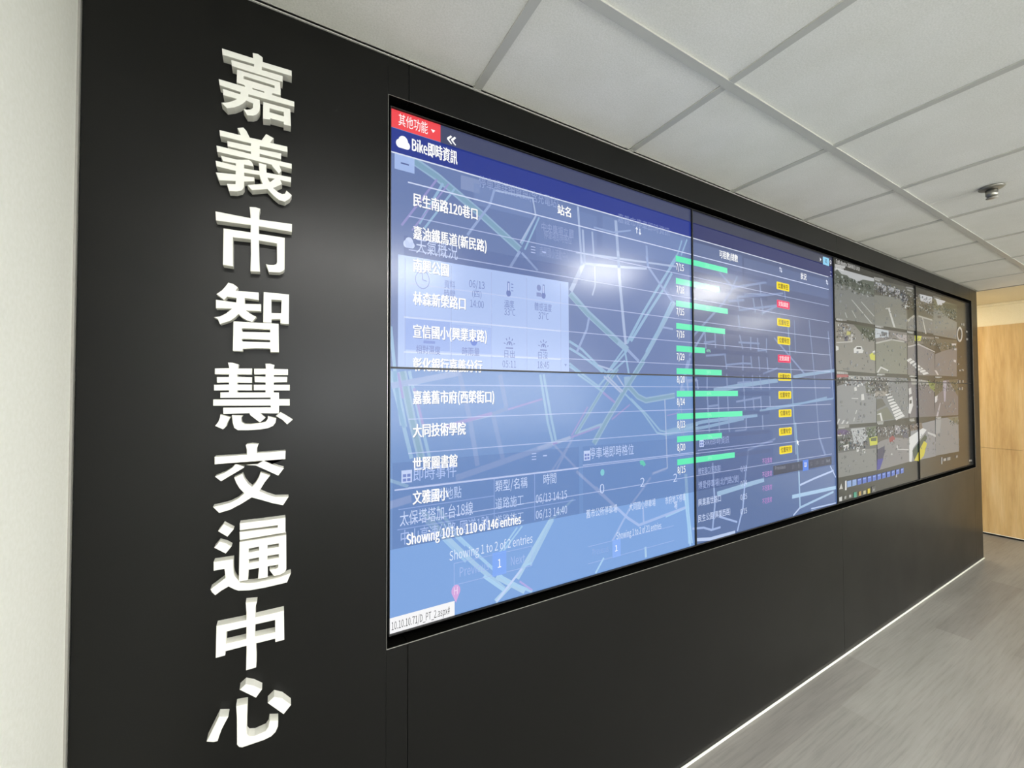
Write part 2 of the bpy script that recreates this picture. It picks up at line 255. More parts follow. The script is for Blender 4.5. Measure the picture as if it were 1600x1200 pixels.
SIGN=[
('嘉',[[(-3553,21487),(-3004,21504),(-3011,21618),(-2916,21634),(-2826,21594),(-2833,21495),(-2274,21521),(-2266,21396),(-2838,21380),(-2841,21313),(-2441,21332),(-2447,21196),(-3380,21184),(-3394,21309),(-2988,21328),(-2986,21383),(-3543,21355)],[(-3288,21143),(-2494,21169),(-2481,21006),(-2480,20884),(-2640,20872),(-2644,20831),(-2214,20833),(-2212,20719),(-3078,20685),(-3080,20637),(-2873,20638),(-2864,20461),(-2884,20372),(-2925,20300),(-2993,20249),(-3100,20224),(-3168,20338),(-3101,20342),(-3034,20377),(-2999,20417),(-2995,20513),(-3116,20535),(-3169,20459),(-3235,20387),(-3326,20315),(-3455,20249),(-3552,20339),(-3469,20368),(-3379,20424),(-3282,20510),(-3522,20508),(-3533,20638),(-3227,20632),(-3222,20682),(-3585,20693),(-3601,20818),(-3143,20825),(-3160,20859),(-3292,20863)],[(-3172,21040),(-3155,21052),(-2603,21056),(-2599,21001),(-3167,20989)],[(-3011,20850),(-2799,20855),(-2794,20824),(-3004,20823)],[(-2810,20620),(-2292,20635),(-2275,20256),(-2415,20250),(-2421,20304),(-2672,20299),(-2678,20269),(-2811,20243)],[(-2688,20517),(-2420,20528),(-2412,20433),(-2687,20431)]]),
('義',[[(-3578,19749),(-3209,19756),(-3270,19892),(-3164,19937),(-3108,19880),(-3049,19757),(-2831,19766),(-2749,19929),(-2604,19880),(-2671,19760),(-2342,19771),(-2338,19649),(-2864,19630),(-2869,19558),(-2459,19585),(-2462,19455),(-2866,19458),(-2869,19395),(-2254,19408),(-2253,19295),(-2494,19300),(-2450,19195),(-2503,19119),(-2624,19250),(-2641,19283),(-3065,19291),(-3614,19283),(-3625,19411),(-3028,19407),(-3026,19456),(-3435,19450),(-3444,19561),(-3030,19580),(-3025,19635),(-3567,19630)],[(-3554,19218),(-3270,19215),(-3058,19272),(-3000,19232),(-2972,19154),(-3144,19143),(-3143,19063),(-2866,19082),(-2882,19254),(-2734,19253),(-2746,19172),(-2732,19082),(-2263,19102),(-2265,18983),(-2473,18985),(-2436,18901),(-2606,18775),(-2514,18704),(-2435,18681),(-2380,18703),(-2353,18781),(-2246,18702),(-2282,18617),(-2383,18521),(-2498,18533),(-2598,18605),(-2715,18723),(-2999,18629),(-3084,18722),(-2802,18813),(-2837,18894),(-2866,18992),(-3142,18970),(-3138,18899),(-2956,18920),(-2958,18833),(-3141,18778),(-3140,18655),(-3176,18582),(-3270,18532),(-3400,18511),(-3442,18655),(-3295,18683),(-3292,18752),(-3574,18692),(-3632,18847),(-3293,18895),(-3290,18967),(-3623,18976),(-3637,19089),(-3291,19082),(-3292,19126),(-3515,19119)],[(-2713,18975),(-2580,18986),(-2664,18893),(-2695,18923)]]),
('市',[[(-3628,18033),(-3017,18019),(-3025,18133),(-3038,18259),(-2925,18276),(-2843,18262),(-2863,18169),(-2861,18023),(-2238,18053),(-2241,17876),(-2867,17875),(-2865,17713),(-2376,17716),(-2375,17018),(-2404,16972),(-2468,16930),(-2672,16913),(-2729,17079),(-2667,17067),(-2583,17077),(-2533,17109),(-2520,17153),(-2527,17564),(-2864,17568),(-2854,17197),(-2838,16895),(-3010,16880),(-3005,17253),(-3011,17565),(-3327,17549),(-3318,16936),(-3493,16942),(-3489,17706),(-3015,17714),(-3013,17870),(-3619,17845)]]),
('智',[[(-3595,16321),(-3504,16409),(-3442,16502),(-3395,16586),(-3308,16567),(-3229,16506),(-3267,16430),(-2857,16443),(-2856,16279),(-3109,16295),(-3107,16172),(-2811,16195),(-2810,16042),(-3080,16032),(-2999,15968),(-2893,15913),(-2971,15795),(-3065,15826),(-3144,15875),(-3213,15943),(-3275,15863),(-3365,15785),(-3529,15706),(-3568,15806),(-3633,15842),(-3531,15864),(-3430,15935),(-3328,16046),(-3601,16027),(-3603,16204),(-3255,16184),(-3253,16279),(-3414,16287),(-3465,16215)],[(-2766,16464),(-2284,16467),(-2284,15807),(-2445,15806),(-2449,15904),(-2612,15885),(-2614,15808),(-2770,15807)],[(-2621,16316),(-2428,16323),(-2435,16037),(-2616,16025)],[(-3300,15783),(-2480,15799),(-2468,15176),(-2630,15168),(-2635,15246),(-2898,15240),(-3132,15217),(-3135,15165),(-3305,15165)],[(-3153,15637),(-3129,15650),(-2641,15660),(-2638,15600),(-3128,15576),(-3148,15590)],[(-3151,15416),(-3127,15429),(-2639,15432),(-2636,15384),(-3127,15371),(-3146,15380)]]),
('慧',[[(-3605,14788),(-3362,14802),(-3388,14918),(-3305,14916),(-3203,14885),(-3213,14798),(-2962,14805),(-2964,14673),(-3218,14673),(-3222,14626),(-2963,14619),(-2962,14498),(-3217,14501),(-3220,14462),(-2962,14463),(-2961,14337),(-3215,14340),(-3219,14297),(-2713,14296),(-2713,14340),(-2928,14344),(-2929,14461),(-2714,14462),(-2715,14510),(-2912,14515),(-2918,14639),(-2716,14634),(-2716,14683),(-2923,14679),(-2926,14803),(-2710,14808),(-2721,14916),(-2635,14919),(-2551,14892),(-2567,14807),(-2291,14806),(-2290,14679),(-2563,14674),(-2563,14637),(-2304,14638),(-2306,14521),(-2562,14512),(-2562,14463),(-2255,14465),(-2254,14336),(-2561,14336),(-2560,14296),(-2462,14291),(-2458,14149),(-2253,14147),(-2252,14003),(-2456,14007),(-2458,13834),(-2805,13849),(-2708,13750),(-2810,13650),(-2987,13815),(-3000,13854),(-3454,13852),(-3459,13982),(-2613,13973),(-2617,14010),(-3627,14024),(-3628,14154),(-2618,14146),(-2618,14183),(-3508,14186),(-3509,14298),(-3363,14302),(-3364,14340),(-3615,14337),(-3617,14456),(-3365,14461),(-3365,14504),(-3567,14497),(-3571,14615),(-3366,14619),(-3367,14670),(-3604,14668)],[(-3504,13845),(-3333,13786),(-3376,13687),(-3407,13588),(-3457,13537),(-3589,13612),(-3534,13701),(-3510,13784)],[(-3310,13824),(-3119,13811),(-3145,13757),(-3137,13678),(-3084,13629),(-2992,13625),(-2803,13641),(-2708,13662),(-2667,13724),(-2667,13781),(-2507,13735),(-2520,13638),(-2568,13567),(-2665,13523),(-2802,13503),(-3017,13497),(-3201,13506),(-3266,13559),(-3293,13669)],[(-2430,13863),(-2315,13786),(-2191,13692),(-2299,13589),(-2386,13690),(-2517,13784)]]),
('交',[[(-3592,12981),(-3039,12984),(-3040,13091),(-3061,13183),(-3041,13204),(-2948,13210),(-2833,13190),(-2860,13094),(-2859,13002),(-2326,13010),(-2328,12827),(-3590,12826)],[(-3231,12810),(-3087,12737),(-3087,12716),(-3478,12473),(-3583,12580),(-3411,12649),(-3297,12726)],[(-2739,12830),(-2589,12737),(-2449,12667),(-2363,12635),(-2462,12495),(-2861,12742)],[(-3256,12526),(-3114,12589),(-3074,12471),(-3007,12363),(-2940,12296),(-2874,12375),(-2821,12480),(-2788,12584),(-2613,12501),(-2711,12368),(-2807,12193),(-2667,12104),(-2514,12029),(-2258,12001),(-2364,11831),(-2555,11898),(-2748,11988),(-2945,12076),(-3122,11967),(-3314,11871),(-3503,11830),(-3610,11969),(-3442,11991),(-3316,12017),(-3188,12080),(-3078,12179),(-3164,12294),(-3223,12419)]]),
('通',[[(-3427,11592),(-3256,11458),(-3360,11323),(-3518,11463)],[(-3495,11247),(-3375,11184),(-3288,11111),(-3386,10985),(-3580,11142)],[(-3586,10852),(-3257,10845),(-3252,10602),(-3235,10506),(-3189,10419),(-3123,10327),(-3018,10290),(-2899,10272),(-2560,10272),(-2420,10282),(-2200,10332),(-2277,10139),(-2696,10125),(-2964,10135),(-3161,10174),(-3238,10224),(-3331,10302),(-3454,10245),(-3552,10179),(-3608,10252),(-3633,10318),(-3517,10396),(-3387,10487),(-3397,10618),(-3405,10677),(-3584,10677)],[(-3150,11564),(-2735,11556),(-2316,11555),(-2314,11230),(-3147,11214),(-3153,11379),(-2464,11357),(-2460,11411),(-3149,11419)],[(-3151,11173),(-2299,11174),(-2291,10424),(-2329,10365),(-2420,10332),(-2525,10335),(-2610,10481),(-2492,10476),(-2450,10499),(-2443,10562),(-2642,10564),(-2640,10334),(-2817,10337),(-2801,10566),(-2988,10567),(-2993,10359),(-3156,10358)],[(-2988,11008),(-2805,11015),(-2804,10932),(-2987,10925)],[(-2986,10785),(-2803,10790),(-2802,10708),(-2985,10702)],[(-2648,11017),(-2437,11018),(-2439,10941),(-2648,10938)],[(-2647,10787),(-2435,10788),(-2437,10710),(-2646,10707)]]),
('中',[[(-3527,9551),(-3018,9536),(-3016,9681),(-3031,9893),(-2829,9865),(-2857,9763),(-2855,9541),(-2330,9542),(-2318,8916),(-2486,8916),(-2491,8992),(-2841,8995),(-2829,8665),(-2833,8495),(-3013,8493),(-3007,8999),(-3373,8998),(-3375,8916),(-3533,8915)],[(-3357,9394),(-3013,9390),(-3015,9140),(-3365,9147)],[(-2858,9397),(-2494,9390),(-2492,9127),(-2860,9144)]]),
('心',[[(-3469,7719),(-3308,7660),(-3367,7551),(-3420,7444),(-3458,7333),(-3484,7240),(-3550,7250),(-3665,7308)],[(-3177,7820),(-2983,7789),(-2990,7303),(-2991,7189),(-2952,7118),(-2852,7082),(-2651,7104),(-2601,7170),(-2582,7282),(-2419,7224),(-2423,7107),(-2467,7007),(-2547,6947),(-2679,6927),(-3062,6937),(-3117,6967),(-3156,7029),(-3164,7584)],[(-3018,8212),(-2876,8132),(-2724,7998),(-2831,7864),(-3121,8134)],[(-2502,7767),(-2344,7668),(-2178,7469),(-2319,7324),(-2619,7676)]])]
ROADS=[
('e',1,17,[(38,93),(102,119),(214,182),(313,243)]),
('g',1,10,[(42,96),(102,119),(214,182),(313,243)]),
('p',1,4,[(102,125),(25,242)]),
('p',1,3,[(129,128),(47,248)]),
('c',1,5,[(116,130),(62,231)]),
('c',1,4,[(143,136),(73,240)]),
('n',1,5,[(244,111),(231,152),(174,234)]),
('w',1,4,[(244,114),(351,108),(360,150),(314,227)]),
('c',1,4,[(370,152),(327,241)]),
('c',1,3,[(358,155),(318,230)]),
('n',1,6,[(313,247),(286,290)]),
('n',1,5,[(318,250),(365,287)]),
('w',1,6,[(494,96),(506,253)]),
('w',1,6,[(510,155),(516,243)]),
('w',1,5,[(543,154),(549,227)]),
('w',1,9,[(630,105),(641,235)]),
('n',1,7,[(753,155),(758,217)]),
('c',1,5,[(914,110),(894,155),(851,206)]),
('c',1,5,[(939,102),(909,159)]),
('n',1,4,[(549,141),(622,141),(689,122)]),
('w',1,5,[(486,221),(884,198)]),
('w',1,11,[(513,245),(468,326)]),
('w',1,5,[(516,225),(516,244)]),
('w',1,6,[(516,246),(660,234),(754,224)]),
('w',1,4,[(551,244),(552,302),(542,329)]),
('w',1,9,[(639,205),(642,262),(658,404),(665,455)]),
('n',1,7,[(752,186),(760,218),(819,271),(868,312)]),
('c',1,8,[(884,174),(805,270),(735,359),(669,452)]),
('c',1,8,[(865,221),(823,280),(752,363),(685,445)]),
('e',1,17,[(466,332),(525,379),(634,448),(673,471)]),
('g',1,9,[(466,336),(525,381),(634,451)]),
('n',1,8,[(673,471),(717,502)]),
('c',1,6,[(864,309),(799,405),(746,474)]),
('e',1,11,[(877,311),(808,404),(755,473),(696,540)]),
('n',1,6,[(530,389),(522,422),(487,486)]),
('n',1,5,[(821,394),(867,396)]),
('c',1,6,[(462,458),(504,477),(559,518),(592,539)]),
('c',1,6,[(462,476),(497,491),(545,516),(577,537)]),
('w',1,4,[(559,518),(614,530)]),
('c',1,5,[(673,469),(592,542)]),
('c',1,5,[(657,469),(634,493),(592,539)]),
('c',1,6,[(661,472),(676,540)]),
('c',1,5,[(462,516),(503,541)]),
('c',1,4,[(462,524),(493,541)]),
('c',1,5,[(490,544),(559,581),(580,592)]),
('p',1,6,[(577,592),(621,620)]),
('c',1,5,[(467,521),(566,578)]),
('c',1,5,[(661,501),(592,548),(555,581)]),
('e',1,9,[(633,525),(573,589),(482,702)]),
('g',1,5,[(633,525),(573,589),(482,702)]),
('p',1,4,[(523,630),(468,704)]),
('w',1,5,[(595,548),(652,590)]),
('w',1,5,[(581,548),(644,592)]),
('w',1,4,[(629,544),(656,575)]),
('e',1,15,[(737,498),(676,567),(594,664),(543,730)]),
('g',1,8,[(737,498),(676,567),(594,664),(543,730)]),
('e',1,20,[(668,547),(671,584)]),
('e',1,15,[(675,575),(711,604),(744,616),(872,602)]),
('g',1,8,[(675,575),(711,604),(744,616),(872,602)]),
('c',1,5,[(659,595),(731,651),(790,713),(829,722),(982,697)]),
('c',1,5,[(683,610),(748,658),(803,707),(834,714),(982,706)]),
('p',1,4,[(679,627),(609,667)]),
('w',1,4,[(826,614),(834,822),(771,833)]),
('p',1,3,[(835,663),(885,657)]),
('e',1,8,[(482,702),(572,680)]),
('p',1,4,[(465,709),(565,685)]),
('w',0.8,8,[(362,730),(465,709)]),
('p',1,5,[(408,721),(423,720)]),
('c',1,6,[(371,547),(393,667),(409,721)]),
('c',1,6,[(381,546),(402,648),(419,719)]),
('n',0.7,5,[(411,724),(484,791)]),
('n',0.7,5,[(478,702),(413,797)]),
('n',0.6,5,[(468,717),(395,800)]),
('n',0.7,4,[(886,630),(903,725)]),
('n',0.7,4,[(900,637),(912,732)]),
('n',0.8,8,[(936,491),(901,584)]),
('w',0.7,4,[(926,542),(935,587)]),
('n',0.7,4,[(930,561),(985,554)]),
('c',1,6,[(3,455),(14,567),(26,659)]),
('c',1,9,[(10,547),(33,663)]),
('p',1,4,[(19,550),(29,603)]),
('n',0.9,11,[(5,577),(158,547)]),
('c',1,7,[(2,547),(22,626),(47,729)]),
('e',1,15,[(27,547),(47,644),(68,731)]),
('g',1,8,[(27,547),(47,644),(68,731)]),
('c',1,6,[(42,546),(65,647),(86,730)]),
('p',1,5,[(52,582),(73,666)]),
('e',0.9,9,[(37,574),(152,546)]),
('n',0.6,10,[(155,549),(181,657),(199,758)]),
('n',0.6,10,[(257,550),(274,626)]),
('n',0.5,10,[(239,645),(264,747)]),
('p',1,7,[(118,666),(236,640)]),
('e',1,8,[(181,652),(236,642)]),
('p',1,4,[(278,632),(377,608)]),
('n',0.6,12,[(146,780),(406,723)]),
('n',0.5,8,[(236,642),(278,629)]),
('c',1,6,[(0,768),(40,786)]),
('n',0.8,14,[(1,820),(47,812)]),
('e',0.85,9,[(70,841),(122,903),(189,975),(267,1051)]),
('c',0.85,6,[(104,837),(146,902),(208,968),(274,1035),(345,1076)]),
('c',0.7,6,[(93,852),(170,932)]),
('c',0.7,5,[(79,866),(170,968)]),
('c',1,7,[(214,1009),(267,1054)]),
('p',1,4,[(309,1043),(345,1073)]),
('e',1,12,[(247,1017),(324,1070)]),
('e',1,10,[(288,1044),(244,1074)]),
('w',1,5,[(316,1014),(247,1075)]),
('c',0.8,4,[(317,913),(264,964)]),
('c',0.8,4,[(303,914),(254,965)]),
('e',1,11,[(404,908),(335,993),(302,1035)]),
('c',0.7,5,[(473,869),(404,911)]),
('n',0.8,7,[(483,798),(667,948),(710,975),(916,953)]),
('n',0.7,6,[(548,846),(596,888),(667,948)]),
('n',0.7,6,[(762,843),(687,907),(608,1001)]),
('n',0.8,5,[(728,923),(730,975)]),
('n',0.6,7,[(767,833),(830,824)]),
('e',0.8,10,[(406,911),(337,1010)]),
('c',1,6,[(911,907),(937,1076)]),
('c',1,4,[(923,909),(946,1070)]),
('e',1,7,[(736,1042),(738,1073)]),
('c',1,5,[(576,1041),(546,1076)]),
('c',1,4,[(324,1010),(344,1006)]),
('n',0.55,7,[(1182,227),(1106,183)]),
('n',0.55,7,[(1182,223),(1209,184)]),
('n',0.55,7,[(1182,227),(1394,180)]),
('n',0.55,7,[(1182,227),(1129,284),(960,414)]),
('n',0.55,7,[(1349,190),(1355,230)]),
('n',0.55,7,[(1207,256),(1219,302),(1469,260)]),
('n',0.55,7,[(1248,243),(1392,226)]),
('n',0.55,7,[(1304,249),(1317,301)]),
('n',0.55,7,[(1355,243),(1368,296)]),
('n',0.55,7,[(1207,256),(1355,235)]),
('n',0.55,7,[(1360,301),(1469,260)]),
('n',0.55,7,[(1212,319),(1218,370)]),
('n',0.55,7,[(835,271),(865,309)]),
('n',0.55,7,[(1519,194),(1526,228)]),
('n',0.55,7,[(1355,235),(1510,208)]),
('n',0.55,7,[(1154,278),(1248,263)]),
('n',0.55,6,[(1217,389),(1236,440)]),
('n',0.55,6,[(1236,460),(1234,516)]),
('n',0.55,6,[(1286,393),(1284,441)]),
('n',0.55,6,[(1284,462),(1290,506)]),
('n',0.55,6,[(1328,394),(1334,443)]),
('n',0.55,6,[(1334,460),(1340,513)]),
('n',0.55,6,[(1388,390),(1386,445)]),
('n',0.55,6,[(1389,462),(1395,512)]),
('n',0.55,6,[(1126,388),(1131,445)]),
('n',0.55,6,[(1131,464),(1139,514)]),
('n',0.55,6,[(1023,391),(1028,450)]),
('n',0.55,6,[(1077,395),(1079,444)]),
('n',0.55,6,[(1027,472),(1137,462)]),
('n',0.55,6,[(1136,499),(1235,490),(1283,490)]),
('n',0.55,6,[(1210,417),(1342,414)]),
('n',0.55,6,[(1327,441),(1386,436)]),
('n',0.55,6,[(1234,531),(1239,583),(1244,655)]),
('n',0.55,6,[(1292,530),(1295,583)]),
('n',0.55,6,[(1339,529),(1348,583)]),
('n',0.55,6,[(1398,532),(1404,583)]),
('n',0.55,6,[(1238,611),(1244,655)]),
('n',0.55,6,[(1294,611),(1300,656)]),
('n',0.55,6,[(1344,608),(1346,657)]),
('n',0.55,6,[(1404,608),(1406,650)]),
('n',0.55,6,[(1032,532),(1031,583)]),
('n',0.55,6,[(1139,529),(1145,656)]),
('n',0.55,6,[(1031,598),(1040,724)]),
('n',0.55,6,[(1090,606),(1094,726)]),
('n',0.55,6,[(1145,672),(1150,729)]),
('n',0.55,6,[(1250,679),(1249,726)]),
('n',0.55,6,[(1353,678),(1355,731)]),
('n',0.55,6,[(1191,626),(1344,612)]),
('n',0.55,6,[(1036,639),(1090,636)]),
('n',0.55,6,[(1017,429),(1076,422)]),
('n',0.55,6,[(1361,525),(1461,501)]),
('n',0.55,6,[(1200,560),(1281,555)]),
('e',0.75,14,[(1066,587),(1240,567),(1460,548)]),
('e',0.75,12,[(1574,534),(1652,524),(1922,499)]),
('e',0.6,7,[(1540,310),(1558,512),(1585,840)]),
('n',0.5,5,[(1590,306),(1594,440)]),
('n',0.5,6,[(1706,296),(1736,480),(1764,714),(1771,784),(1816,858)]),
('n',0.5,7,[(1868,330),(1906,621)]),
('n',0.6,7,[(1441,387),(1662,519)]),
('c',0.6,7,[(1335,661),(1579,645),(1846,616)]),
('c',0.6,7,[(1380,654),(1906,621)]),
('c',0.75,10,[(828,713),(1005,689),(1145,683),(1320,677)]),
('c',0.7,9,[(828,720),(1034,705),(1236,686)]),
('n',0.8,9,[(918,583),(897,590),(948,483)]),
('n',0.8,6,[(924,555),(980,551)]),
('n',0.8,6,[(930,555),(935,583)]),
('n',0.7,6,[(980,554),(985,583)]),
('n',0.7,7,[(942,476),(976,442),(1023,391)]),
('n',0.5,6,[(1261,798),(1437,769)]),
('n',0.5,5,[(1182,727),(1249,726)]),
('e',0.7,9,[(1585,713),(1604,910),(1608,1052)]),
('e',0.9,13,[(1550,1002),(1911,1008)]),
('w',0.8,7,[(1611,963),(1727,949),(1893,933)]),
('e',0.8,8,[(1608,1052),(1889,1024)]),
('w',0.7,6,[(1864,911),(1912,964)]),
('n',0.5,6,[(1772,777),(1826,860)]),
('e',0.7,14,[(1077,932),(1357,914)]),
('n',0.7,7,[(1055,826),(1064,967),(1050,1042)]),
('n',0.8,7,[(1246,850),(1222,997),(1187,1073)]),
('n',0.8,6,[(1087,1008),(1187,1042)]),
('n',0.8,6,[(948,1025),(1004,1031),(1044,1045),(1093,1044)]),
('c',0.8,12,[(919,849),(934,1068)]),
('w',0.9,9,[(958,1062),(1038,1073),(1174,1074)]),
('w',0.8,5,[(1695,1069),(1908,1075)]),
('w',0.8,4,[(1695,1078),(1907,1084)]),
('w',0.8,6,[(1608,1052),(1556,1075)]),
('n',0.5,6,[(1245,870),(1261,792)]),
('c',0.8,6,[(824,968),(922,954)])]
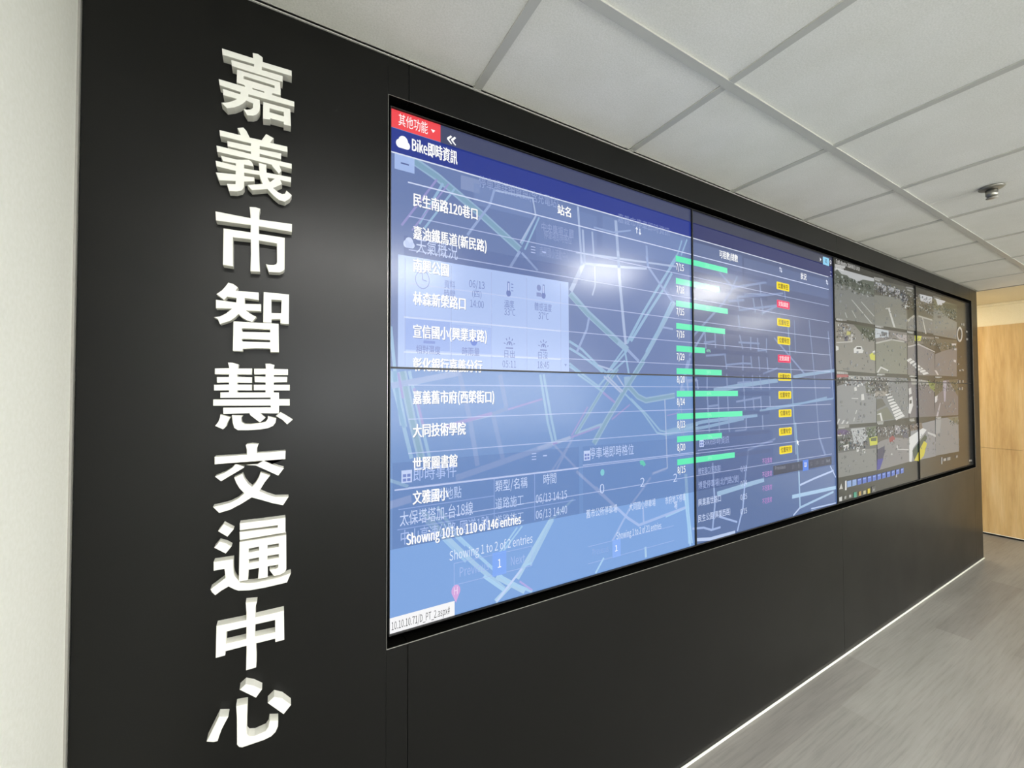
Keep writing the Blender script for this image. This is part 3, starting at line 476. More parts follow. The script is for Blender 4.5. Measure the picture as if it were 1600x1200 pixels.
FEEDS=[
('c6c9cb',[(1940,41),(2351,34),(2348,103),(1936,124)]),
('5c645a',[(1939,58),(1965,46),(2006,62),(2058,60),(2111,77),(2167,75),(2225,57),(2350,50),(2347,114),(2164,130),(1936,120)]),
('7e827f',[(1937,110),(2056,109),(2164,125),(2353,118),(2346,264),(1934,266)]),
('454c44',[(1950,63),(1995,69),(2003,111),(1963,107)]),
('454c44',[(2019,66),(2066,68),(2075,108),(2033,105)]),
('454c44',[(2091,68),(2140,68),(2150,106),(2106,104)]),
('454c44',[(2166,71),(2217,68),(2227,104),(2181,102)]),
('454c44',[(2244,74),(2297,68),(2308,101),(2260,100)]),
('c9cbc8',[(2096,168),(2105,167),(2321,261),(2303,260)]),
('c9cbc8',[(2196,167),(2203,165),(2342,220),(2341,225)]),
('c9cbc8',[(2029,234),(2036,233),(2054,256),(2047,256)]),
('c9cbc8',[(2099,217),(2105,217),(2147,248),(2138,248)]),
('58584e',[(2351,37),(2890,20),(2880,135),(2752,139),(2353,118)]),
('83857f',[(2353,116),(2740,91),(2760,138),(2753,258),(2348,264)]),
('b4b6ba',[(2381,51),(2432,45),(2444,65),(2393,66)]),
('b4b6ba',[(2445,54),(2497,55),(2489,86),(2450,86)]),
('b4b6ba',[(2524,52),(2592,52),(2591,74),(2536,75)]),
('b4b6ba',[(2620,54),(2677,52),(2661,77),(2604,84)]),
('3a3a3c',[(2406,70),(2457,68),(2455,101),(2404,96)]),
('3a3a3c',[(2550,74),(2605,72),(2604,95),(2549,90)]),
('3a3a3c',[(2677,58),(2750,55),(2746,125),(2688,102)]),
('d2d3d0',[(2511,169),(2531,164),(2601,258),(2574,257)]),
('c2c3c0',[(2478,169),(2538,160),(2538,167),(2480,174)]),
('6b685c',[(2765,53),(3175,42),(3165,189),(2754,240)]),
('47463c',[(2764,65),(2920,53),(2881,165),(2771,204)]),
('cfd2d6',[(2954,40),(3158,34),(3137,84),(3034,76),(2967,78)]),
('5a584c',[(2949,104),(3173,68),(3167,157),(2928,178)]),
('7d7c78',[(2771,204),(2929,163),(3166,170),(3160,252),(2760,257)]),
('b5b3a8',[(2763,204),(2865,166),(2873,177),(2770,216)]),
('c8c6bd',[(2986,173),(2997,172),(3047,260),(3030,262)]),
('b9b7ae',[(2929,163),(3148,168),(3148,176),(2929,172)]),
('696a58',[(3176,36),(3604,36),(3596,126),(3169,132)]),
('ced1d4',[(3212,35),(3390,34),(3321,65),(3246,73)]),
('4d5142',[(3322,52),(3604,36),(3596,133),(3393,124)]),
('7f807c',[(3171,106),(3262,97),(3432,134),(3595,147),(3581,258),(3160,259)]),
('4e4e4e',[(3232,139),(3306,132),(3296,149),(3240,152)]),
('88857f',[(1935,283),(2338,280),(2339,503),(1931,497)]),
('3f4a3a',[(2113,280),(2338,280),(2341,346),(2246,336)]),
('8f8a80',[(1945,289),(2037,286),(2100,311),(2098,360),(1941,374)]),
('c7c46f',[(2046,317),(2084,317),(2078,332),(2040,335)]),
('4a4560',[(2024,341),(2056,339),(2050,363),(2018,363)]),
('c9c7c4',[(2089,327),(2108,330),(2098,365),(1941,377),(1942,373),(2082,361)]),
('e4e4e2',[(2110,394),(2141,380),(2192,378),(2214,397),(2202,410),(2112,414)]),
('2c2c2e',[(2141,385),(2186,383),(2191,391),(2140,393)]),
('e0e0de',[(1936,389),(1961,392),(1962,406),(1936,412)]),
('d8d94a',[(2277,414),(2314,402),(2342,406),(2340,440),(2288,437)]),
('e8e8e6',[(2314,397),(2341,390),(2342,403),(2314,405)]),
('7d7a78',[(2347,280),(2752,275),(2755,333),(2577,315),(2353,350)]),
('c8d2da',[(2350,280),(2511,281),(2509,314),(2347,330)]),
('6a7078',[(2419,293),(2491,291),(2490,312),(2424,315)]),
('7f8276',[(2353,356),(2549,322),(2748,333),(2745,500),(2346,500)]),
('b9bab5',[(2353,350),(2550,320),(2719,323),(2718,330),(2549,328),(2353,358)]),
('dadad8',[(2358,497),(2404,467),(2500,483),(2493,489),(2410,475),(2373,500)]),
('b0a8a8',[(2578,293),(2751,287),(2749,321),(2647,316)]),
('75706a',[(2758,286),(3168,271),(3173,321),(2903,324),(2762,350)]),
('d6d84a',[(2866,282),(2970,278),(2952,306),(2864,312)]),
('4c4a42',[(2978,289),(3167,284),(3171,347),(3000,331)]),
('7a7678',[(2758,356),(2919,326),(3170,366),(3170,498),(2752,503)]),
('bdbab8',[(2762,347),(2919,323),(3180,356),(3179,362),(2918,332),(2762,354)]),
('e2e2e0',[(2742,423),(2796,409),(2822,417),(2760,434)]),
('e2e2e0',[(2778,433),(2835,420),(2861,428),(2795,444)]),
('e2e2e0',[(2814,443),(2875,432),(2902,440),(2832,454)]),
('e2e2e0',[(2850,454),(2916,444),(2943,452),(2868,465)]),
('e2e2e0',[(2887,465),(2957,456),(2984,464),(2906,476)]),
('e2e2e0',[(2925,476),(2999,468),(3027,476),(2944,487)]),
('e2e2e0',[(2963,487),(3042,480),(3070,489),(2982,499)]),
('5f5d50',[(3176,277),(3585,264),(3580,326),(3281,354)]),
('7b7778',[(3179,372),(3319,346),(3581,313),(3562,498),(3170,498)]),
('cfcac8',[(3480,291),(3573,286),(3561,300),(3489,304)]),
('cfcac8',[(3529,315),(3570,317),(3569,330),(3528,329)]),
('cfcac8',[(3513,391),(3558,392),(3552,410),(3512,404)]),
('cfcac8',[(3163,467),(3199,469),(3233,494),(3206,494)]),
('8c8f92',[(1939,520),(2347,518),(2338,743),(1935,738)]),
('a3a5a0',[(2045,518),(2236,520),(2235,540),(2056,542)]),
('b05058',[(1939,516),(2051,515),(2051,526),(1938,530)]),
('4b4b47',[(1938,530),(2044,529),(2050,551),(1937,568)]),
('5a5e55',[(2221,552),(2347,518),(2342,605),(2232,599)]),
('dcdcda',[(2106,573),(2129,570),(2135,587),(2110,590)]),
('dcdcda',[(2179,604),(2206,602),(2211,631),(2178,633)]),
('dcdcda',[(2136,562),(2155,561),(2158,569),(2137,570)]),
('d5d6d6',[(1930,732),(1948,711),(1963,712),(1941,733)]),
('d5d6d6',[(1970,734),(1994,718),(2006,719),(1988,735)]),
('d5d6d6',[(2017,736),(2030,726),(2042,727),(2035,736)]),
('d5d6d6',[(2077,621),(2146,622),(2146,626),(2077,624)]),
('d5d6d6',[(2111,694),(2124,678),(2132,678),(2118,695)]),
('d5d6d6',[(2091,728),(2100,711),(2108,711),(2097,728)]),
('7a7d80',[(2349,518),(2752,521),(2748,732),(2342,743)]),
('5c5a56',[(2332,527),(2478,525),(2504,600),(2327,623)]),
('35353a',[(2338,551),(2424,554),(2415,587),(2329,587)]),
('9d968f',[(2329,593),(2474,590),(2458,612),(2328,614)]),
('55544e',[(2344,629),(2413,627),(2456,661),(2345,680)]),
('6f7265',[(2345,689),(2470,668),(2559,732),(2342,738)]),
('e3e3e2',[(2451,606),(2512,601),(2522,607),(2461,613)]),
('e3e3e2',[(2465,621),(2531,614),(2543,621),(2475,629)]),
('e3e3e2',[(2480,636),(2551,628),(2564,635),(2490,644)]),
('e3e3e2',[(2494,651),(2570,641),(2586,650),(2504,660)]),
('e3e3e2',[(2508,666),(2590,655),(2607,664),(2518,676)]),
('e3e3e2',[(2523,681),(2610,668),(2629,678),(2533,692)]),
('e3e3e2',[(2538,697),(2631,682),(2651,693),(2548,708)]),
('e3e3e2',[(2552,712),(2651,696),(2673,708),(2562,724)]),
('e3e3e2',[(2567,728),(2672,710),(2696,723),(2577,741)]),
('e0e0df',[(2344,704),(2395,696),(2414,737),(2395,738),(2380,705)]),
('6c6870',[(2755,534),(3144,544),(3150,738),(2756,733)]),
('d5d5d4',[(2758,577),(2793,570),(2799,604),(2761,610)]),
('e2e2e1',[(2763,627),(2807,617),(2816,668),(2775,713),(2749,709)]),
('3a3a3c',[(2767,640),(2797,637),(2796,657),(2764,659)]),
('7a8a3e',[(3045,531),(3164,544),(3160,594),(3081,573)]),
('a5a5a0',[(2787,520),(3045,531),(3063,552),(2802,554)]),
('6e6b73',[(3165,529),(3590,516),(3572,744),(3150,738)]),
('4f5140',[(3166,522),(3314,516),(3287,587),(3158,623)]),
('575340',[(3403,519),(3585,520),(3577,626)]),
('a9a4b8',[(3302,528),(3369,527),(3337,655),(3315,654)]),
('dedede',[(3158,623),(3204,616),(3187,653),(3156,659)]),
('b8b4bd',[(3171,739),(3239,661),(3252,661),(3202,740)]),
('868786',[(1934,754),(2334,760),(2330,974),(1931,968)]),
('5e5f62',[(1934,754),(2334,758),(2328,867),(2154,861),(1936,861)]),
('5a3f78',[(1928,762),(1998,760),(2052,773),(2045,784),(1930,783)]),
('d9d9d7',[(1933,781),(1974,782),(1973,788),(1933,787)]),
('3d4a44',[(1933,797),(2056,798),(2054,854),(1936,851)]),
('b8bcbe',[(2064,760),(2211,761),(2222,814),(2180,846),(2092,828)]),
('5b6a50',[(2224,762),(2334,760),(2331,820),(2234,826)]),
('d4d636',[(2255,813),(2360,810),(2343,850),(2260,851)]),
('4d5a2c',[(2269,816),(2338,814),(2333,832),(2272,829)]),
('dededc',[(1983,832),(2037,828),(2042,853),(1994,855)]),
('dededc',[(2116,850),(2139,848),(2141,868),(2118,870)]),
('dededc',[(2177,862),(2206,862),(2208,882),(2176,881)]),
('33363a',[(1985,800),(2044,800),(2041,820),(1990,818)]),
('33363a',[(2121,853),(2136,853),(2136,860),(2122,858)]),
('33363a',[(2182,866),(2203,866),(2203,873),(2182,872)]),
('8a878a',[(2341,844),(2524,806),(2741,844),(2742,968),(2344,976)]),
('55504d',[(2341,767),(2737,771),(2741,844),(2522,825),(2344,839)]),
('9e9aa0',[(2557,764),(2637,774),(2618,811),(2570,815)]),
('4a4a62',[(2636,786),(2743,805),(2732,843),(2666,833)]),
('9c2f38',[(2484,829),(2531,816),(2561,833),(2536,851),(2490,848)]),
('2e2a55',[(2342,874),(2430,862),(2425,898),(2366,972),(2330,974)]),
('2b2ba0',[(2340,922),(2412,922),(2366,972),(2330,974)]),
('cfd0d0',[(2578,872),(2590,870),(2594,889),(2737,901),(2737,906),(2578,892)]),
('c9c9c9',[(2510,905),(2499,910),(2517,917),(2525,909)]),
('8c9096',[(2771,779),(3149,760),(3144,971),(2759,970)]),
('6a5a4e',[(2754,772),(2934,766),(2950,801),(2769,806)]),
('e6e8e8',[(2746,838),(2950,798),(3010,811),(2798,900),(2776,971),(2742,968)]),
('2f4a3c',[(2788,913),(2995,831),(3012,860),(2811,968)]),
('d8cc30',[(2811,968),(2964,871),(3011,887),(2958,953),(2883,977)]),
('c9cccd',[(3025,822),(3153,846),(3156,861),(3024,832)]),
('868b90',[(3159,753),(3571,752),(3565,974),(3144,968)]),
('6a6f5f',[(3362,753),(3571,756),(3567,806)]),
('9ba0a4',[(3159,760),(3253,760),(3226,843),(3153,839)]),
('8f8f8c',[(1946,265),(2044,264),(2043,272),(1946,277)]),
('8f8f8c',[(2346,262),(2447,262),(2446,272),(2345,275)]),
('8f8f8c',[(2752,263),(2851,263),(2851,271),(2752,275)]),
('8f8f8c',[(1936,500),(2033,502),(2032,512),(1936,511)]),
('989894',[(1941,738),(2047,740),(2046,754),(1940,752)]),
('989894',[(2342,738),(2422,737),(2421,749),(2342,750)]),
('989894',[(2756,739),(2826,738),(2825,752),(2755,752)]),
('989894',[(3160,742),(3254,742),(3254,750),(3160,750)]),
('989894',[(1940,501),(2046,505),(2045,514),(1939,513)]),
('989894',[(2362,503),(2449,502),(2449,511),(2361,511)]),
('989894',[(2788,504),(2877,506),(2876,512),(2788,512)]),
('989894',[(3167,504),(3283,503),(3282,510),(3166,511)]),
('c9c9c9',[(1940,26),(2039,21),(2038,32),(1940,38)]),
('9a9a98',[(2345,27),(2460,22),(2459,33),(2345,38)]),
('8e8e8c',[(2752,23),(2859,18),(2859,27),(2752,32)]),
('84827c',[(3167,27),(3296,25),(3295,32),(3167,35)]),
('8fb0e8',[(2014,992),(2057,992),(2056,1020),(2013,1020)]),
('9db8f0',[(2019,996),(2050,996),(2050,1000),(2018,1000)]),
('8fb0e8',[(2066,992),(2109,993),(2108,1020),(2064,1020)]),
('9db8f0',[(2070,996),(2101,996),(2101,1001),(2070,1001)]),
('4f74d8',[(2118,993),(2161,993),(2160,1020),(2117,1021)]),
('9db8f0',[(2123,997),(2154,997),(2153,1001),(2123,1001)]),
('4f74d8',[(2171,993),(2214,993),(2213,1020),(2170,1021)]),
('9db8f0',[(2176,997),(2206,997),(2206,1002),(2176,1002)]),
('4f74d8',[(2225,994),(2268,994),(2267,1020),(2224,1021)]),
('9db8f0',[(2230,998),(2260,997),(2260,1002),(2230,1002)]),
('4f74d8',[(2279,994),(2322,994),(2321,1020),(2278,1022)]),
('9db8f0',[(2285,998),(2314,998),(2314,1002),(2284,1003)]),
('4f74d8',[(2335,994),(2378,994),(2376,1020),(2333,1022)]),
('9db8f0',[(2340,998),(2369,998),(2368,1002),(2340,1003)]),
('4f74d8',[(2391,994),(2433,994),(2432,1020),(2389,1021)]),
('9db8f0',[(2396,999),(2424,998),(2424,1003),(2396,1004)]),
('4f74d8',[(2447,994),(2490,994),(2488,1020),(2446,1021)]),
('9db8f0',[(2453,999),(2480,998),(2480,1003),(2453,1004)]),
('4f74d8',[(2505,994),(2546,994),(2545,1019),(2503,1021)]),
('9db8f0',[(2510,999),(2537,998),(2537,1003),(2510,1004)]),
('4f74d8',[(2563,994),(2604,993),(2603,1018),(2561,1021)]),
('9db8f0',[(2569,999),(2594,998),(2594,1002),(2568,1004)]),
('4f74d8',[(2621,994),(2662,993),(2661,1018),(2620,1020)]),
('9db8f0',[(2628,999),(2652,997),(2652,1002),(2627,1004)]),
('e8e8e6',[(1994,988),(2009,988),(2008,1030),(1992,1030)]),
('cfcfcc',[(1938,1019),(1957,995),(1972,1021)]),
('e0e0de',[(1936,1054),(1962,1053),(1961,1072),(1936,1071)]),
('b0b0ae',[(1985,1056),(2004,1055),(2003,1068),(1984,1068)]),
('c0c0be',[(2030,1055),(2052,1056),(2052,1068),(2030,1067)]),
('3fae8e',[(2079,1050),(2107,1050),(2106,1075),(2078,1073)]),
('c8a050',[(2129,1053),(2152,1052),(2151,1073),(2128,1072)]),
('cfc8a0',[(2176,1055),(2202,1055),(2201,1072),(2175,1071)]),
('e8d020',[(2223,1051),(2250,1051),(2249,1074),(2222,1074)]),
('4a4a50',[(2266,1047),(2311,1046),(2309,1076),(2265,1074)]),
('9a9aa0',[(2282,1058),(2299,1058),(2298,1068),(2282,1068)]),
('d0d0ce',[(2078,1079),(2105,1079),(2105,1081),(2078,1081)]),
('d0d0ce',[(2169,1079),(2309,1081),(2309,1083),(2169,1082)]),
('d8d8d6',[(3240,986),(3253,985),(3250,1026),(3238,1026)]),
('b0b0ae',[(3274,996),(3322,996),(3320,1012),(3273,1011)]),
('9a9a98',[(3340,995),(3400,995),(3398,1014),(3338,1013)]),
('8a8a88',[(3504,996),(3539,996),(3538,1010),(3503,1010)]),
('c0c0be',[(2558,1017),(2571,1017),(2573,1032),(2554,1032)]),
('c4c2ba',[(3698,219),(3694,236),(3675,232),(3679,220)]),
('c4c2ba',[(3694,236),(3682,252),(3668,244),(3675,232)]),
('c4c2ba',[(3682,252),(3666,265),(3658,252),(3668,244)]),
('c4c2ba',[(3666,265),(3647,272),(3645,257),(3658,252)]),
('c4c2ba',[(3647,272),(3628,273),(3632,258),(3645,257)]),
('c4c2ba',[(3628,273),(3610,268),(3621,254),(3632,258)]),
('c4c2ba',[(3610,268),(3596,258),(3612,247),(3621,254)]),
('c4c2ba',[(3596,258),(3588,243),(3606,237),(3612,247)]),
('c4c2ba',[(3588,243),(3586,227),(3605,225),(3606,237)]),
('c4c2ba',[(3586,227),(3591,209),(3608,213),(3605,225)]),
('c4c2ba',[(3591,209),(3602,194),(3615,202),(3608,213)]),
('c4c2ba',[(3602,194),(3617,181),(3626,194),(3615,202)]),
('c4c2ba',[(3617,181),(3636,174),(3638,188),(3626,194)]),
('c4c2ba',[(3636,174),(3656,172),(3651,188),(3638,188)]),
('c4c2ba',[(3656,172),(3674,177),(3663,191),(3651,188)]),
('c4c2ba',[(3674,177),(3688,187),(3672,198),(3663,191)]),
('c4c2ba',[(3688,187),(3696,202),(3677,208),(3672,198)]),
('c4c2ba',[(3696,202),(3698,219),(3679,220),(3677,208)]),
('9a978e',[(3676,147),(3698,147),(3697,159),(3675,160)]),
('9a978e',[(3714,144),(3742,144),(3741,159),(3712,160)]),
('9a978e',[(3770,189),(3806,189),(3805,201),(3769,200)]),
('9a978e',[(3772,239),(3811,238),(3810,251),(3771,252)]),
('9a978e',[(3594,412),(3615,412),(3615,421),(3593,422)]),
('9a978e',[(3645,365),(3658,364),(3657,371),(3644,372)]),
('9a978e',[(3660,448),(3699,448),(3698,455),(3659,454)]),
('9a978e',[(3608,453),(3645,452),(3644,462),(3607,463)]),
('9a978e',[(3675,450),(3705,449),(3705,459),(3674,459)]),
('9a978e',[(3602,520),(3629,520),(3628,540),(3601,540)]),
('9a978e',[(3669,520),(3694,519),(3693,535),(3668,536)]),
('9a978e',[(3598,568),(3626,568),(3624,583),(3597,583)]),
('9a978e',[(3648,565),(3676,565),(3674,583),(3646,583)]),
('9a978e',[(3760,1044),(3825,1047),(3824,1058),(3759,1055)])]
TEXTS=[
('民生南路120巷口',50,199,182,30,'ffffff',1,1),
('嘉油鐵馬道(新民路)',50,222,252,30,'ffffff',1,1),
('南興公園',50,129,322,30,'ffffff',1,1),
('林森新榮路口',50,169,392,30,'ffffff',1,1),
('宣信國小(興業東路)',50,222,462,30,'ffffff',1,1),
('彰化銀行嘉義分行',50,210,532,30,'ffffff',1,1),
('嘉義舊市府(西榮街口)',50,241,602,30,'ffffff',1,1),
('大同技術學院',50,169,672,30,'ffffff',1,1),
('世賢圖書館',50,149,742,30,'ffffff',1,1),
('文雅國小',50,128,812,30,'ffffff',1,1),
('7/15',884,921,198,27,'ffffff',1,2),
('7/18',884,921,269,27,'ffffff',1,2),
('7/15',883,920,339,27,'ffffff',1,2),
('7/16',883,920,410,27,'ffffff',1,2),
('7/29',882,919,481,27,'ffffff',1,2),
('8/20',882,919,552,27,'ffffff',1,2),
('8/14',881,918,622,27,'ffffff',1,2),
('8/13',881,918,693,27,'ffffff',1,2),
('8/20',880,917,764,27,'ffffff',1,2),
('8/15',880,917,834,27,'ffffff',1,2),
('其他功能',18,81,20,27,'ffffff',1,0),
('Bike即時資訊',47,149,65,33,'ffffff',1,1),
('站名',427,470,119,28,'ffffff',1,1),
('可租數/總數',1107,1214,121,28,'ffffff',1,2),
('狀況',1645,1691,121,28,'ffffff',1,2),
('天氣概況',56,150,279,36,'c8d4f4',0.9,0),
('資料',119,144,353,20,'6678b6',1,0),
('06/13',178,217,344,22,'6678b6',1,0),
('(四)',186,209,366,18,'6678b6',1,0),
('14:00',181,215,389,22,'6678b6',1,0),
('時間',119,144,374,20,'6678b6',1,0),
('溫度',269,296,380,19,'6678b6',1,0),
('33°C',269,299,399,22,'6678b6',1,0),
('體感溫度',355,407,378,21,'6678b6',1,0),
('37°C',366,397,400,23,'6678b6',1,0),
('相對濕度',56,110,500,20,'6070b0',1,0),
('時雨量',161,204,499,20,'6070b0',1,0),
('日出',269,297,500,20,'6678b6',1,0),
('05:11',264,301,524,22,'6070b0',1,0),
('日沒',365,394,499,20,'6678b6',1,0),
('18:45',363,398,523,23,'6070b0',1,0),
('即時事件',51,147,763,32,'b4c6f4',0.9,0),
('事件地點',82,159,812,28,'c2d2f6',0.9,0),
('類型/名稱',244,332,810,28,'c8d6f8',1,0),
('時間',379,418,809,28,'c8d6f8',1,0),
('06/13 14:15',356,452,854,27,'c8d6f8',1,0),
('06/13 14:40',356,452,893,27,'c8d6f8',1,0),
('道路施工',244,321,851,28,'c2d2f6',0.9,0),
('道路施工',244,321,891,28,'c2d2f6',0.7,0),
('太保塔塔加-台18線',23,187,852,32,'c8d6f8',1,0),
('中山高速公路-國道1號',25,227,890,32,'b4c6f4',0.8,0),
('Showing 101 to 110 of 146 entries',37,313,896,29,'ffffff',1,1),
('Showing 1 to 2 of 2 entries',131,346,948,27,'dbe6fc',1,0),
('Previous',155,227,988,27,'a8bdf0',0.8,0),
('1',250,259,989,26,'ffffff',1,0),
('Next',285,324,991,27,'a8bdf0',0.8,0),
('停車場即時格位',526,692,756,32,'c2d0f4',0.9,0),
('0',563,579,854,34,'c8d6f8',1,0),
('2',717,735,854,34,'c8d6f8',1,0),
('2',860,878,856,32,'c8d6f8',1,0),
('舊市公所停車場',515,626,915,24,'d4e0fa',1,0),
('大同國小停車場',672,780,919,24,'d4e0fa',1,0),
('市府地下停車',822,916,921,25,'d4e0fa',1,0),
('場',862,877,940,25,'d4e0fa',1,0),
('Showing 1 to 2 of 21 entries',622,804,991,25,'dbe6fc',1,0),
('1',617,627,1024,22,'ffffff',1,0),
('Previous',536,593,1019,22,'9fb4ea',0.5,0),
('停車場詳細資訊(含充電站)',203,429,103,30,'a8b8e4',0.55,0),
('嘉義市停車即時資訊',638,856,96,28,'a8b8e4',0.45,0),
('中央廣場立體',377,479,174,24,'aebbe6',0.45,0),
('停車場即時格位',384,472,192,24,'aebbe6',0.4,0),
('南興國小活動中心',371,465,237,26,'aebbe6',0.35,0),
('Bike即時資訊',1008,1147,755,27,'a8b6e4',0.7,0),
('維安路口(民族路)',980,1098,848,24,'b4c4f0',0.7,0),
('博愛停車場(北門路2號)',979,1199,893,26,'b4c4f0',0.7,0),
('興業嘉世路口',978,1096,948,25,'cfdcfa',1,0),
('民生公園(興業西路)',977,1148,999,25,'cfdcfa',1,0),
('0/10',1211,1249,862,24,'b4c4f0',0.8,0),
('0/24',1210,1248,913,24,'d4e0fa',0.8,0),
('0/25',1208,1247,960,24,'d4e0fa',1,0),
('0/15',1207,1245,1010,24,'d4e0fa',1,0),
('不足異常',1347,1411,847,22,'d08ad8',0.8,0),
('不足異常',1345,1409,896,22,'d08ad8',0.8,0),
('不足異常',1344,1408,947,22,'d08ad8',0.8,0),
('不足異常',1342,1406,993,22,'d08ad8',0.8,0),
('10.10.10.71/D_PT_2.aspx#',7,132,1064,21,'3a3a3c',1,0),
('Previous',1431,1504,880,18,'a0a4b4',0.7,0),
('11',1648,1664,886,22,'ffffff',1,1),
('9',1599,1608,886,18,'8c90a4',0.7,0),
('10',1555,1569,887,18,'8c90a4',0.6,0),
('12',1694,1710,887,18,'8c90a4',0.6,0),
('13',1742,1758,886,18,'8c90a4',0.6,0),
('15',1790,1807,888,18,'8c90a4',0.6,0),
('Next',1829,1863,886,18,'a0a4b4',0.7,0),
('位置有空',1474,1546,182,20,'5a4a00',1,2),
('定點調度',1474,1546,252,20,'ffd8dc',1,2),
('位置有空',1474,1546,323,20,'5a4a00',1,2),
('位置有空',1474,1546,393,20,'5a4a00',1,2),
('定點調度',1474,1546,463,20,'ffd8dc',1,2),
('位置有空',1474,1546,534,20,'5a4a00',1,2),
('位置有空',1474,1546,604,20,'5a4a00',1,2),
('位置有空',1474,1546,674,20,'5a4a00',1,2),
('位置有空',1474,1546,744,20,'5a4a00',1,2),
('位置有空',1474,1546,815,20,'5a4a00',1,2),
('Traffic Monitor  2024/06/13  14:18',1953,2190,12,24,'d8d8d6',1,0),
('路口即時影像',1952,2025,38,22,'e0e0de',1,0)]


# ---------------------------------------------------------------- raised sign characters
TH = .024
for k, (ch, loops) in enumerate(SIGN):
    cu = bpy.data.curves.new('outline', 'CURVE'); cu.dimensions = '2D'; cu.fill_mode = 'BOTH'
    cx = sum(p[0] for p in loops[0])/len(loops[0])/1e4; cz = sum(p[1] for p in loops[0])/len(loops[0])/1e4
    for lp in loops:
        s = cu.splines.new('POLY'); s.points.add(len(lp)-1); s.use_cyclic_u = True
        for pt, (x, z) in zip(s.points, lp): pt.co = (x/1e4-cx, z/1e4-cz, 0, 1)
    b = .0007
    cu.extrude = TH/2-b; cu.bevel_depth = b; cu.bevel_resolution = 1; cu.offset = -b
    tmp = bpy.data.objects.new('tmp', cu); COL.objects.link(tmp)
    me = bpy.data.meshes.new_from_object(tmp.evaluated_get(bpy.context.evaluated_depsgraph_get()))
    bpy.data.objects.remove(tmp)
    me.transform(Matrix.Translation((cx, -TH/2-.0002, cz)) @ Matrix.Rotation(math.pi/2, 4, 'X'))
    me.materials.clear()
    for p in me.polygons: p.use_smooth = False
    o = link('raised_character', me, M_LETTER)
    tag(o, NTH_LABEL[k], 'sign character', 'white raised characters on the black wall')

# ---------------------------------------------------------------- what the screens show
# Both desktops are drawn in screen units: 1920 x 1080 over two by two displays, u to the right, v down.
UX, VZ = 2*PW/1920, 2*PH/1080
_mats = {}
SPEC = dict(rough=.225)
def scr(col, al=1.0, light=False):
    key = (col, round(al, 2), light)
    if key not in _mats:
        m, n, l, p = new_mat('screen_' + col); _mats[key] = m
        p.inputs['Base Color'].default_value = (.004, .004, .004, 1); p.inputs['Roughness'].default_value = SPEC['rough']; p.inputs['Specular IOR Level'].default_value = .5
        p.inputs['Emission Color'].default_value = (*lin(col), 1); p.inputs['Emission Strength'].default_value = 1.0
        if al < 1:
            t = n.new('ShaderNodeBsdfTransparent'); x = n.new('ShaderNodeMixShader'); x.inputs[0].default_value = al
            l.new(t.outputs[0], x.inputs[1]); l.new(p.outputs[0], x.inputs[2]); l.new(x.outputs[0], n['Material Output'].inputs[0])
        m.cycles.emission_sampling = 'FRONT' if light else 'NONE'
    return _mats[key]
ITEMS = []                                     # (layer height, material key, polygon in screen units)
def poly(lay, col, pts, al=1.0, light=False): ITEMS.append((lay, (col, al, light), pts))
def rect(lay, col, u0, u1, v0, v1, al=1.0, light=False): poly(lay, col, [(u0, v0), (u1, v0), (u1, v1), (u0, v1)], al, light)
def stroke(lay, col, w, pts, al=1.0):
    P = [Vector(p) for p in pts]; L, R = [], []
    for i, p in enumerate(P):
        a = (p-P[i-1]).normalized() if i else None; b = (P[i+1]-p).normalized() if i < len(P)-1 else None
        d = ((a or b)+(b or a)).normalized(); nrm = Vector((-d.y, d.x)); k = 1/max(.5, (nrm.dot(Vector((-(b or a).y, (b or a).x)))))
        L.append(p+nrm*w/2*k); R.append(p-nrm*w/2*k)
    for i in range(len(P)-1): poly(lay, col, [tuple(L[i]), tuple(L[i+1]), tuple(R[i+1]), tuple(R[i])], al)
def disc(lay, col, u, v, r, al=1.0, n=20): poly(lay, col, [(u+r*math.cos(2*math.pi*i/n)*.8, v+r*math.sin(2*math.pi*i/n)) for i in range(n)], al)
def ring(lay, col, u, v, r, w, a0=0, a1=360, al=1.0, n=18):
    for i in range(n):
        a, b = math.radians(a0+(a1-a0)*i/n), math.radians(a0+(a1-a0)*(i+1)/n)
        poly(lay, col, [(u+q*math.cos(t)*.8, v-q*math.sin(t)) for q, t in ((r, a), (r, b), (r-w, b), (r-w, a))], al)
_txt = {}
try:                                            # the CJK face that ships with Blender; else the built-in font falls back to it by itself
    import os
    FONT = bpy.data.fonts.load(os.path.join(bpy.utils.resource_path('LOCAL'), 'datafiles', 'fonts', 'Noto Sans CJK Regular.woff2'))
except Exception:
    FONT = None
def outline(body):
    cu = bpy.data.curves.new('txt', 'FONT'); cu.body = body; cu.size = 1; cu.resolution_u = 2; cu.fill_mode = 'FRONT'; cu.space_line = 3; cu.font = FONT or cu.font
    o = bpy.data.objects.new('txt', cu); COL.objects.link(o)
    me = bpy.data.meshes.new_from_object(o.evaluated_get(bpy.context.evaluated_depsgraph_get())); bpy.data.objects.remove(o)
    tris = [[(me.vertices[i].co.x, me.vertices[i].co.y) for i in p.vertices] for p in me.polygons]; bpy.data.meshes.remove(me)
    return tris
def glyphs_of(strings):                         # all lines of lettering in one go
    two = [sum(y for x, y in t)/len(t) for t in outline('國\n國')]
    pitch = (max(two)-min(two)); lo = sorted(two); mid = (lo[0]+lo[-1])/2
    up_, dn = [y for y in two if y > mid], [y for y in two if y <= mid]
    pitch = sum(up_)/len(up_)-sum(dn)/len(dn); y0 = (max(up_)+min(up_))/2
    for t in outline('\n'.join(strings)):
        k = min(len(strings)-1, max(0, round((y0-sum(y for x, y in t)/len(t))/pitch)))
        _txt.setdefault(strings[k], []).append([(x, y+k*pitch) for x, y in t])
def glyphs(s):
    if s not in _txt: glyphs_of([s])
    return _txt[s]
